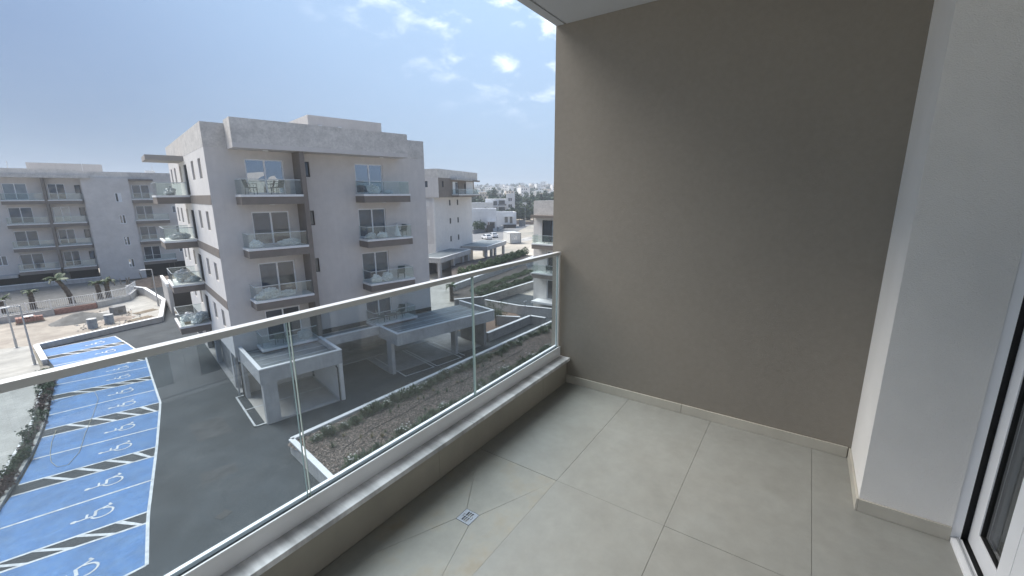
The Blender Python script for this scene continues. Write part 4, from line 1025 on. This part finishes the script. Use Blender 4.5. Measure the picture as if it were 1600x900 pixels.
apt = thing('apartment_building', 'white four storey apartment house with a tall stair tower, beyond the villas', 'building', (ax, ay, 0), R(-54))
ws = []
for z in (4.0,7.3): ws += [(4.2,6.2,z-.2,z+1.9), (7.0,10.2,z-.2,z+2.2)]
m = MB(); panel(m, front(), 0, 11.0, 0, 10.3, ws, .4); m.quad((0,0,0),(0,10,0),(0,10,10.3),(0,0,10.3)); m.quad((0,0,10.3),(11,0,10.3),(11,10,10.3),(0,10,10.3)); m.build('wall', MATS['white villa render'], apt)
for q in ws: window(apt, front(), *q, .4, dark_frame, 2, pane_c, .1)
for z in (3.6,6.9): MB().box(6.6,11,-1.6,-.01,z-.5,z).build('balcony', white_paint, apt); MB().box(6.7,10.9,-1.55,-1.5,z,z+.9).build('balustrade', conc_dark, apt)
tw_ = [(11.9,14.0,z,z+1.9) for z in (2.4,5.7,9.0)] + [(11.9,14.0,11.6,12.8)][:0]
m = MB(); panel(m, front(-.5), 11.0, 15.4, 0, 13.1, tw_, .3); m.quad((11,-.5,0),(11,5,0),(11,5,13.1),(11,-.5,13.1)); m.quad((15.4,-.5,0),(15.4,8,0),(15.4,8,13.1),(15.4,-.5,13.1)); m.quad((11,-.5,13.1),(15.4,-.5,13.1),(15.4,8,13.1),(11,8,13.1)); m.build('stair_tower', MATS['white villa render'], apt)
for q in tw_: window(apt, front(-.5), *q, .3, white_alu, 2, pane_c, .12)
lx, ly = at(40.6, 215)
villa('grey_house', 'long grey house left of the white apartment house', lx, ly, R(-52), 13, 10, 8.6, [(2,3,4,5),(5,6,4,5),(8,9,4,5),(10.5,11.5,4,5)])
rx_, ry_ = at(33.9, 260)
villa('white_house', 'pale house with ochre corner behind the tall pines', rx_, ry_, R(-57), 20, 10, 7.5, [(6,7.5,3,5),(11,12.5,3,5),(15,17,3,5)])
# pines
for k, (az, d, h, rx2, lab) in enumerate([(35.0,208,5.6,2.3,'leftmost pine of the group beyond the cabin'),(34.4,203,6.2,2.4,'second pine from the left beyond the cabin'),(33.7,206,4.9,2.4,'low pine in the middle of the group beyond the cabin'),(33.1,205,7.8,2.9,'tallest pine of the group beyond the cabin'),(32.5,209,6.3,2.6,'second pine from the right beyond the cabin'),(31.8,205,7.0,2.8,'rightmost pine of the group beside the half hidden block')]):
    tree('pine_tree', lab, *at(az, d), 0, h, rx2, h*.42, 1800, .42, leaf_pine, 60+k, .22, group='pines beyond the cabin', clump=30)
for k, (az, d, h, r_, lab) in enumerate([(37.7,185,7.0,4.0,'broad green tree between the two white villas'),(36.9,182,6.2,3.2,'smaller green tree right of the broad one behind the low villa')]):
    tree('broad_tree', lab, *at(az, d), 0, h, r_, 2.6, 1800, .38, leaf_mid, 75+k, .25, clump=26)
fw2 = thing('boundary_wall', 'brown low wall under the pines on the far road', 'wall', (0,0,0)); MB().seg(at(35.2,183), at(31.6,181), .4, 0, 1.3).build('wall_section', mat('brown wall', (.24,.19,.16), .9), fw2)
wh = thing('kiosk', 'small grey square kiosk beyond the cabin', 'kiosk', (*at(33.3,172),0), R(-57)); MB().box(-1.3,1.3,-1,1,0,2.3).build('kiosk_body', conc_dark, wh); MB().box(-1.45,1.45,-1.1,1.1,2.3,2.45).build('roof', dark_frame, wh)
# cabin container
cx_, cy_ = at(33.95, 112.5)
cab = thing('site_cabin', 'pale office cabin container standing on the dirt lot', 'cabin', (cx_, cy_, 0), R(-34))
cm = mat('pale cabin steel', (.60,.60,.58), .6, .06, 1.0, stain=.12, sscale=.6)
m = MB(); panel(m, front(-2.4), -3.0, 0, .15, 2.7, [(-2.0,-1.0,1.0,2.0)], .08); m.quad((0,-2.4,.15),(0,2.6,.15),(0,2.6,2.7),(0,-2.4,2.7)); m.quad((-3,-2.4,2.7),(0,-2.4,2.7),(0,2.6,2.7),(-3,2.6,2.7)); m.quad((-3,-2.4,.15),(-3,2.6,.15),(-3,2.6,2.7),(-3,-2.4,2.7)); m.quad((-3,2.6,.15),(0,2.6,.15),(0,2.6,2.7),(-3,2.6,2.7)); m.build('cabin_body', cm, cab)
for k in range(12): MB().box(.001,.05,-2.3+k*.41,-2.12+k*.41,.25,2.6).build('rib', cm, cab)
window(cab, front(-2.4), -2.0,-1.0,1.0,2.0,.08,white_alu,2,pane_a,.06)
for x in (-3.02,-.08): MB().box(x,x+.1,-2.5,-2.41,.1,2.75).build('corner_post', conc_dark, cab)
MB().box(-3.05,.06,-2.5,2.65,2.701,2.78).build('roof', cm, cab); MB().box(-3.0,0,-2.4,2.6,0,.15).build('skid', conc_dark, cab)
# dirt heaps on the lot
for k, (az, d, r_, lab) in enumerate([(33.4,118,4.5,'long low heap of spoil on the lot in front of the cabin'),(32.4,124,3.0,'short spoil heap right of the long one on the lot')]):
    x, y = at(az, d); mound(20+k, r_, r_*.5, .5, MATS['pale rubble'], 'spoil_heap', x, y, -.02, lab, 'heap')
# cars
def car(label, x, y, rz, colr):
    t = thing('parked_car', label, 'car', (x, y, 0), rz)
    prof = [(-2.1,.35),(-2.12,.75),(-2.0,.92),(-1.65,.98),(-1.05,1.42),(-.3,1.5),(.5,1.47),(1.15,1.02),(1.9,.86),(2.12,.68),(2.12,.35)]
    m = MB(); n = len(prof); vs = []
    for y_, sc in ((-.84,1),(-.78,1),(.78,1),(.84,1)):
        for px, pz in prof:
            k = .80 if pz > 1.0 else 1.0; vs.append((px, (y_*k), pz if abs(y_) < .8 or pz < 1.0 else pz-.03))
    fs = [(r_*n+i, r_*n+(i+1) % n, (r_+1)*n+(i+1) % n, (r_+1)*n+i) for r_ in range(3) for i in range(n)] + [tuple(range(n-1,-1,-1)), tuple(range(3*n,4*n))]
    m.pts(vs, fs); body = m.build('body', colr, t, smooth=False)
    for s in (-1, 1):
        g = MB(); g.pts([(-1.5,s*.80,1.0),(1.0,s*.80,1.02),(.45,s*.685,1.40),(-.95,s*.685,1.36)], [(0,1,2,3)]); g.pts([(-1.5,s*.81,1.0),(1.0,s*.81,1.02),(.45,s*.695,1.40),(-.95,s*.695,1.36)], [(0,1,2,3)]); g.build('side_window', pane_c, t)
        MB().box(2.08,2.14,s*.62-.16,s*.62+.16,.62,.76).build('headlight', rail_far, t); MB().box(-2.15,-2.08,s*.66-.12,s*.66+.12,.7,.86).build('tail_light', brick_red, t)
        for x_ in (-1.3,1.3):
            wv = MB().tube([(x_,s*.70,.32),(x_,s*.86,.32)], .32, 16).build('wheel', black_rubber, t); MB().tube([(x_,s*.862,.32),(x_,s*.872,.32)], .19, 12).build('rim', steel, wv)
    g = MB(); g.quad((.55,-.60,1.44),(.55,.60,1.44),(1.12,.66,1.07),(1.12,-.66,1.07)); o = g.build('windscreen', pane_c, t); o.location = (.03,0,.03)
    g = MB(); g.quad((-1.05,-.60,1.40),(-1.05,.60,1.40),(-1.62,.66,1.02),(-1.62,-.66,1.02)); o = g.build('rear_window', pane_c, t); o.location = (-.03,0,.03)
    return t
wcar = mat('white car paint', (.78,.78,.78), .25, .01, 3, coat=.6)
car('white saloon car parked nearer on the far road', *at(38.1,121.5), R(62), wcar)
car('white hatchback car parked behind the saloon on the far road', *at(37.2,126.5), R(55), mat('white van paint', (.72,.73,.74), .25, .01, 3, coat=.6))
sl = street_lamp(*at(32.9,165), 0, 7.5, R(120), 'tall curved street lamp before the pines', 1.4)

# ------------------------------------------------------------------ hill with houses and trees
def hz_(az, d):
    b = 0 if d < 190 else (d-190)/1000
    h = 9.5*min(1, b/.35) + (max(0, d-560)/640)**1.15*24
    h += .9*math.sin(az*1.7+d*.006) + .7*math.sin(az*3.1-d*.004)
    return h if d >= 190 else 0
m = MB(); AZ = [8+k*1.0 for k in range(56)]; DS = [190,240,300,370,440,520,600,690,780,880,1000,1150,1350,1700]
for az in AZ:
    for d in DS: x, y = at(az, d); m.v.append((x, y, (hz_(az, d) if d > 190 else -.2) if d < 1300 else hz_(az,1150)-(d-1150)*.03))
for i in range(len(AZ)-1):
    for j in range(len(DS)-1): a = i*len(DS)+j; m.f.append((a, a+1, a+len(DS)+1, a+len(DS)))
m.build('hill', mat('dry hillside', (.44,.36,.27), .95, .2, .02, 0, stain=.2, sscale=.01, col2=(.16,.17,.10), c2scale=.03), smooth=True, kind='structure')
hm = [mat('pale far render', (.76,.74,.70), .9, .08, .1), mat('sand far render', (.66,.58,.48), .9, .08, .1), mat('white far render', (.84,.84,.83), .9, .05, .1)]
def house_mesh(k, wdt, dep, h, m_):
    mm = MB(); hh = [(.8+i*2.4, 1.9+i*2.4, 1.0+3*j, 2.4+3*j) for i in range(int(wdt/2.6)) for j in range(int(h/3))]
    panel(mm, front(-dep/2), 0, wdt, -4, h, hh, .3)
    mm.quad((0,-dep/2,-4),(0,dep/2,-4),(0,dep/2,h),(0,-dep/2,h)); mm.quad((wdt,-dep/2,-4),(wdt,dep/2,-4),(wdt,dep/2,h),(wdt,-dep/2,h)); mm.quad((0,dep/2,-4),(wdt,dep/2,-4),(wdt,dep/2,h),(0,dep/2,h)); mm.quad((0,-dep/2,h),(wdt,-dep/2,h),(wdt,dep/2,h),(0,dep/2,h))
    me = mm.mesh('house', m_); me.materials.append(pane_c)
    for p in me.polygons:
        c = p.center
        if abs(c.y-(-dep/2+.36)) < .02: p.material_index = 1
    return me
HM = [house_mesh(0, 9, 8, 6.2, hm[0]), house_mesh(1, 12, 9, 6.4, hm[2]), house_mesh(2, 8, 8, 9.2, hm[1]), house_mesh(3, 15, 9, 6.3, hm[0]), house_mesh(4, 10, 9, 12.4, hm[2])]
rh = random.Random(77); HG = ['pale two storey house far off on the hazy hillside','white two storey house far off on the hazy hillside','sand coloured three storey house far off on the hazy hillside','wide pale house far off on the hazy hillside','white four storey block far off on the hazy hillside']
placed = []
tries = 0
while len(placed) < 165 and tries < 6000:
    tries += 1
    d = 255 + 850*rh.random()**.8; az = rh.uniform(28.6, 41.2)
    x, y = at(az, d)
    if any((x-a)**2+(y-b)**2 < 14**2 for a, b in placed): continue
    if 700 < d < 860 and rh.random() < .75: continue
    placed.append((x, y)); k = rh.choice((0,0,1,1,1,2,2,3,4))
    o = link('house', HM[k], loc=(x, y, hz_(az, d)-.2), rot=(0, 0, R(az-90+rh.uniform(-35,35))))
    tag(o, HG[k], 'house', ('pale houses', 'white houses', 'sand coloured houses', 'wide houses', 'white blocks')[k]+' on the far hill')
o = link('house', HM[4], loc=(*at(30.9,1040), hz_(30.9,1040)), rot=(0,0,R(-60))); o.scale = (1.5,1.2,1.25); tag(o, 'tall pale block standing highest on the hilltop skyline', 'building')
TM = []
for k in range(4):
    rnd = random.Random(200+k); mm = MB(); leaf_cloud(mm, 420, 0,0,4.0 if k < 3 else 5.2, 2.6 if k < 3 else 1.1, 2.6 if k < 3 else 1.1, 2.9 if k < 3 else 4.6, .65, rnd, 14)
    mm.tube([(0,0,-3),(0,0,4)], [.3,.15], 5); TM.append(mm.mesh('tree', leaf_pine if k != 1 else leaf_dark, recalc=False))
for k in range(285):
    d = 260+860*rh.random()**.7; az = rh.uniform(28.6,41.2)
    if k < 110: d = rh.uniform(930,1120)
    if k > 215: d = rh.uniform(240,330)
    x, y = at(az, d); v = rh.randrange(4); o = link('tree', TM[v], loc=(x, y, hz_(az,d)-.3), rot=(0,0,rh.uniform(0,6))); s = rh.uniform(.7,1.5); o.scale = (s*1.15,s*1.15,s)
    tag(o, 'slim dark cypress far off on the hazy hillside' if v == 3 else 'small round tree far off on the hazy hillside', 'tree', 'cypresses on the far hill' if v == 3 else 'round trees on the far hill')

# ------------------------------------------------------------------ the balcony the photo is taken from
Z = FZ
wall_taupe = mat('taupe balcony render', (.262,.238,.202), .9, .04, 30, .18, 160, stain=.05, sscale=.7)
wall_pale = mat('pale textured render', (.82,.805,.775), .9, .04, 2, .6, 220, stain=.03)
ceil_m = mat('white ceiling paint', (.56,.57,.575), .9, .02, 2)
tile_m = mat('beige porcelain tile', (.272,.272,.25), .38, .06, 14, .05, 60, stain=.09, sscale=5, col2=(.255,.258,.24), c2scale=5, c2lo=.4, c2hi=.65, rvar=.07, coords='Generated' if False else 'Object')
tile_dirty = mat('water stained porcelain tile', (.275,.274,.248), .42, .06, 14, .05, 60, stain=.10, sscale=5, col2=(.25,.215,.155), c2scale=5, c2lo=.50, c2hi=.80, rvar=.08)
tile_skirt = mat('beige tile skirting', (.50,.475,.41), .45, .06, 2.5, .05, 60, stain=.10, sscale=3)
tile_par = mat('warm tile facing', (.40,.375,.32), .45, .06, 1.5, .05, 60, stain=.12, sscale=1.6, streak=.05)
grout = mat('pale grout', (.36,.35,.32), .95, .1, 8)
marble = mat('grey veined marble', (.80,.80,.81), .28, .06, 2, .03, 40, col2=(.52,.525,.54), c2scale=3, c2lo=.42, c2hi=.7, streak=.42, streakscale=(5.5,.8,1.0))

fl_ = MB().box(-3.2,3.19,-.78,1.78,Z-.30,Z-.012).build('balcony_floor', grout, kind='structure')
g_ = .0009
def tile(poly, m_=tile_m, dz=0.0):
    cx_ = sum(p[0] for p in poly)/len(poly); cy_ = sum(p[1] for p in poly)/len(poly); pp = []
    for x, y in poly:
        d = Vector((cx_-x, cy_-y)); 
        pp.append((x + (g_ if d.x > 0 else -g_), y + (g_ if d.y > 0 else -g_)))
    mm = MB().prism(pp, Z-.0115, Z+dz); return mm.build('floor_tile', m_, fl_)
xs_ = [-3.2,-1.65,-.45,.75,1.95,3.19]; ys_ = [(-.78,-.197),(-.197,.42),(.42,1.04)]
for yi, (a, b) in enumerate(ys_):
    for i in range(5): tile([(xs_[i],a),(xs_[i+1],a),(xs_[i+1],b),(xs_[i],b)], dz=random.uniform(-.0004,.0004))
for i in (0,1,2,4): tile([(xs_[i],1.04),(xs_[i+1],1.04),(xs_[i+1],1.62),(xs_[i],1.62)])
dc = (1.435,1.287); e = .044
dcs = [(dc[0]-e,dc[1]-e),(dc[0]+e,dc[1]-e),(dc[0]+e,dc[1]+e),(dc[0]-e,dc[1]+e)]; oc = [(.75,1.04),(1.95,1.04),(1.95,1.62),(.75,1.62)]
for i in range(4): tile([oc[i], oc[(i+1) % 4], dcs[(i+1) % 4], dcs[i]], tile_dirty, -.001)
dr = thing('floor_drain', 'square steel floor drain set in the balcony tiles', 'drain', (dc[0], dc[1], Z-.001), 0)
MB().box(-.06,.06,-.06,.06,-.03,-.012).build('drain_well', black_rubber, dr)
m = MB(); slots = []
for j in range(5):
    y = -.038+j*.019
    if j in (0, 4): slots += [(-.012,-.004,y-.004,y+.004),(.004,.014,y-.004,y+.004)]
    else: slots += [(-.046,-.004,y-.0062,y+.0062),(.004,.046,y-.0062,y+.0062)]
xs2 = sorted({-.06,.06,*[s[0] for s in slots],*[s[1] for s in slots]}); ys2 = sorted({-.06,.06,*[s[2] for s in slots],*[s[3] for s in slots]})
for i in range(len(xs2)-1):
    for j in range(len(ys2)-1):
        xm, ym = (xs2[i]+xs2[i+1])/2, (ys2[j]+ys2[j+1])/2
        if any(s[0] < xm < s[1] and s[2] < ym < s[3] for s in slots): continue
        m.box(xs2[i],xs2[i+1],ys2[j],ys2[j+1],-.004,.0008)
gr = m.build('grate', mat('dull drain steel', (.30,.33,.38), .5, .08, 9, metal=.2), dr); dr.scale = (.7,.7,1)

sw = thing('balcony_wall', 'big taupe rendered side wall at the end of the balcony', 'wall', (0,0,0))
MB().box(3.19,3.45,-.3949,1.78,Z-.4,Z+3.399).build('wall_face', wall_taupe, sw)
for a, b in ((-.378,.63),(.632,1.618)): MB().box(3.178,3.189,a,b,Z+.0005,Z+.072).build('skirting_tile', tile_skirt, sw, bevel=.002)
pil = thing('pillar', 'pale rendered pillar between the taupe wall and the sliding door', 'pillar', (0,0,0))
MB().box(2.64,3.45,-.746,-.395,Z-.4,Z+2.918).build('pillar_body', wall_pale, pil)
MB().box(2.629,3.177,-.394,-.383,Z+.0005,Z+.072).build('skirting_tile', tile_skirt, pil, bevel=.002); MB().box(2.628,2.639,-.745,-.395,Z+.0005,Z+.072).build('skirting_tile', tile_skirt, pil, bevel=.002)
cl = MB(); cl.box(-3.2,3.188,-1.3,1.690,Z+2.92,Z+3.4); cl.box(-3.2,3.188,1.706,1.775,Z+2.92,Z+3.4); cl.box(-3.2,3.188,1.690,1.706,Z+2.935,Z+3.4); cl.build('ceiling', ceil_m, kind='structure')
# parapet with facing tiles and marble sill
pp_ = thing('parapet', 'low tiled parapet with grey marble sill under the glass railing', 'parapet', (0,0,0))
MB().box(-3.2,3.188,1.632,1.775,Z-.012,Z+.212).build('core', grout, pp_); MB().box(-3.2,3.19,1.776,1.79,Z-.5,Z+.212).build('outer_render', stucco_cream, pp_)
px = [-3.2,-2.1,-.9,.375,1.575,2.775,3.188]
for a, b in zip(px[:-1], px[1:]): MB().box(a+.001,b-.001,1.621,1.633,Z+.001,Z+.211).build('facing_tile', tile_par, pp_)
for a, b in ((-3.2,-1.55),(-1.549,.345),(.348,1.86),(1.8615,3.187)): MB().box(a,b-.0015,1.588,1.80,Z+.212,Z+.24).build('sill_slab', marble, pp_, bevel=.003)
# glass railing
rl = thing('glass_railing', 'frameless glass railing with white handrail along the balcony edge', 'railing', (0,0,0))
MB().box(-3.2,3.176,1.681,1.689,Z+.2405,Z+.331).build('base_channel', white_alu, rl, bevel=.0015)
MB().box(-3.2,3.176,1.724,1.741,Z+.2405,Z+.331).build('base_channel', white_alu, rl, bevel=.0015)
MB().box(-3.2,3.176,1.6895,1.7235,Z+.2405,Z+.318).build('gasket', black_rubber, rl)
MB().box(-3.2,3.176,1.7165,1.7225,Z+.3181,Z+.336).build('glazing_bead', white_alu, rl)
MB().box(-3.2,3.176,1.690,1.732,Z+1.148,Z+1.174).build('handrail', mat('satin handrail aluminium', (.60,.61,.615), .3, .02, 6, spec=.6), rl, bevel=.003)
MB().box(3.158,3.176,1.698,1.724,Z+.331,Z+1.1475).build('end_post', white_alu, rl)
gx = [-2.70,-1.517,-.334,.845,2.022,3.156]
for a, b in zip(gx[:-1], gx[1:]):
    p_ = MB().box(a+.008,b-.006,1.705,1.715,Z+.319,Z+1.1475).build('glass_pane', glass_near, rl)
    for q in (a+.006, b-.006): MB().box(q,q+.002,1.7045,1.7155,Z+.319,Z+1.147).build('pane_edge', glass_edge, p_)
# sliding door
dd = thing('sliding_door', 'white framed sliding glass door at the right edge of the photo', 'door', (0,0,0))
DH = 2.25
m = MB(); m.box(2.645,2.73,-.784,-.7475,Z+.002,Z+DH); m.box(.2,2.644,-.783,-.7475,Z+DH-.05,Z+DH); m.box(.2,2.73,-.790,-.7475,Z-.004,Z+.0015); m.box(.2,2.644,-.790,-.7475,Z+.002,Z+.018); m.box(.2,.235,-.783,-.7475,Z+.019,Z+DH-.051)
fr_ = m.build('door_frame', white_alu, dd, bevel=.002)
m = MB(); m.box(2.672,2.76,-.93,-.785,Z+.002,Z+DH); m.box(.2,2.671,-.93,-.791,Z-.004,Z+.004); m.build('rubber_track', black_rubber, dd)
MB().box(.2,2.643,-.775,-.769,Z+.0182,Z+.026).build('track_rib', grey_alu, dd)
MB().box(2.7455,3.188,-1.3,-.747,Z-.4,Z+2.918).build('jamb_wall', wall_pale, dd)
def leaf(x0, x1, y, nm='door_leaf', st=.098):
    z0, z1 = Z+.016, Z+DH-.03; m = MB()
    m.box(x0,x0+st,y-.035,y,z0,z1); m.box(x1-st,x1,y-.035,y,z0,z1); m.box(x0+st,x1-st,y-.035,y,z0,z0+st); m.box(x0+st,x1-st,y-.035,y,z1-st,z1)
    o = m.build(nm, white_alu, dd, bevel=.002)
    MB().box(x0+st+.004,x1-st-.004,y-.024,y-.014,z0+st+.004,z1-st-.004).build('door_glass', thin_glass('door glass', (.80,.83,.81), 0, .08), o)
    mm = MB(); xa, xb, za, zb = x0+st, x1-st, z0+st, z1-st
    for (a, b, c, d) in ((xa,xa+.004,za,zb),(xb-.004,xb,za,zb),(xa+.004,xb-.004,za,za+.004),(xa+.004,xb-.004,zb-.004,zb)): mm.box(a,b,y-.03,y-.005,c,d)
    mm.build('gasket', black_rubber, o)
    return o
leaf(2.235, 2.662, -.812); leaf(1.20, 2.231, -.812)
leaf(.24, 1.196, -.812)
# curtain behind the glass
cv_ = MB(); nC = 220
for k in range(nC+1):
    x = .22+2.42*k/nC; y = -1.02+.028*math.sin(k*.9)+.012*math.sin(k*.37+1)
    cv_.v += [(x,y,Z+.03),(x,y,Z+DH)]
for k in range(nC): cv_.f.append((2*k,2*k+2,2*k+3,2*k+1))
tag(cv_.build('curtain', mat('grey green curtain', (.30,.31,.28), .9, .05, 3), smooth=True), 'grey pleated curtain hanging behind the sliding door glass', 'curtain')
# own building: house wall left of the door and the storeys above and below
own = thing('apartment_building', 'pale rendered wall of the block the balcony belongs to', 'building', (0,0,0))
m = MB(); m.box(-3.2,.198,-1.3,-.747,Z-.3,Z+2.919); m.box(.2,2.745,-1.3,-.747,Z+DH+.003,Z+2.919); m.build('house_wall', wall_pale, own)
m = MB(); m.box(-14,16,-13,-1.31,-.02,14.6); m.build('block_body', stucco_grey, own)
m = MB(); m.box(3.46,16,-1.309,-.4,-.02,14.6); m.box(-14,-3.46,-1.309,-.4,-.02,14.6); m.box(-3.45,3.45,-1.309,-.4,-.02,Z-.45); m.box(-3.45,3.45,-1.309,-.4,Z+3.41,14.65); m.build('front_wall', stucco_grey, own)
for z in (7.65,4.55):
    MB().box(-3.2,3.45,-.399,1.79,z-.5,z).build('balcony_slab', stucco_brown, own); MB().box(3.2,3.45,-.399,1.78,z,z+2.55).build('fin_wall', wall_taupe, own)
MB().box(-3.45,3.45,-.399,1.79,Z+3.401,Z+3.9).build('roof_slab', stucco_cream, own)
for z in (7.7,4.6): window(own, lambda u, zz_, d: (u, -.4-d+.16+.08, zz_), -1.5, 1.5, z, z+2.1, .16, white_alu, 2, pane_c, .07, 'sliding_door')

# ------------------------------------------------------------------ the hazy air
hzb = MB().box(-560,2260,-560,2260,-20,62).build('haze', stucco_grey, kind='stuff')
hm_ = bpy.data.materials.new('haze air'); hm_.use_nodes = True
t_ = hm_.node_tree; t_.nodes.remove(t_.nodes['Principled BSDF'])
pv = t_.nodes.new('ShaderNodeVolumePrincipled'); pv.inputs['Color'].default_value = (.86,.92,1,1); pv.inputs['Density'].default_value = .00066; pv.inputs['Anisotropy'].default_value = .2
t_.links.new(pv.outputs[0], t_.nodes['Material Output'].inputs['Volume'])
hzb.data.materials.clear(); hzb.data.materials.append(hm_)
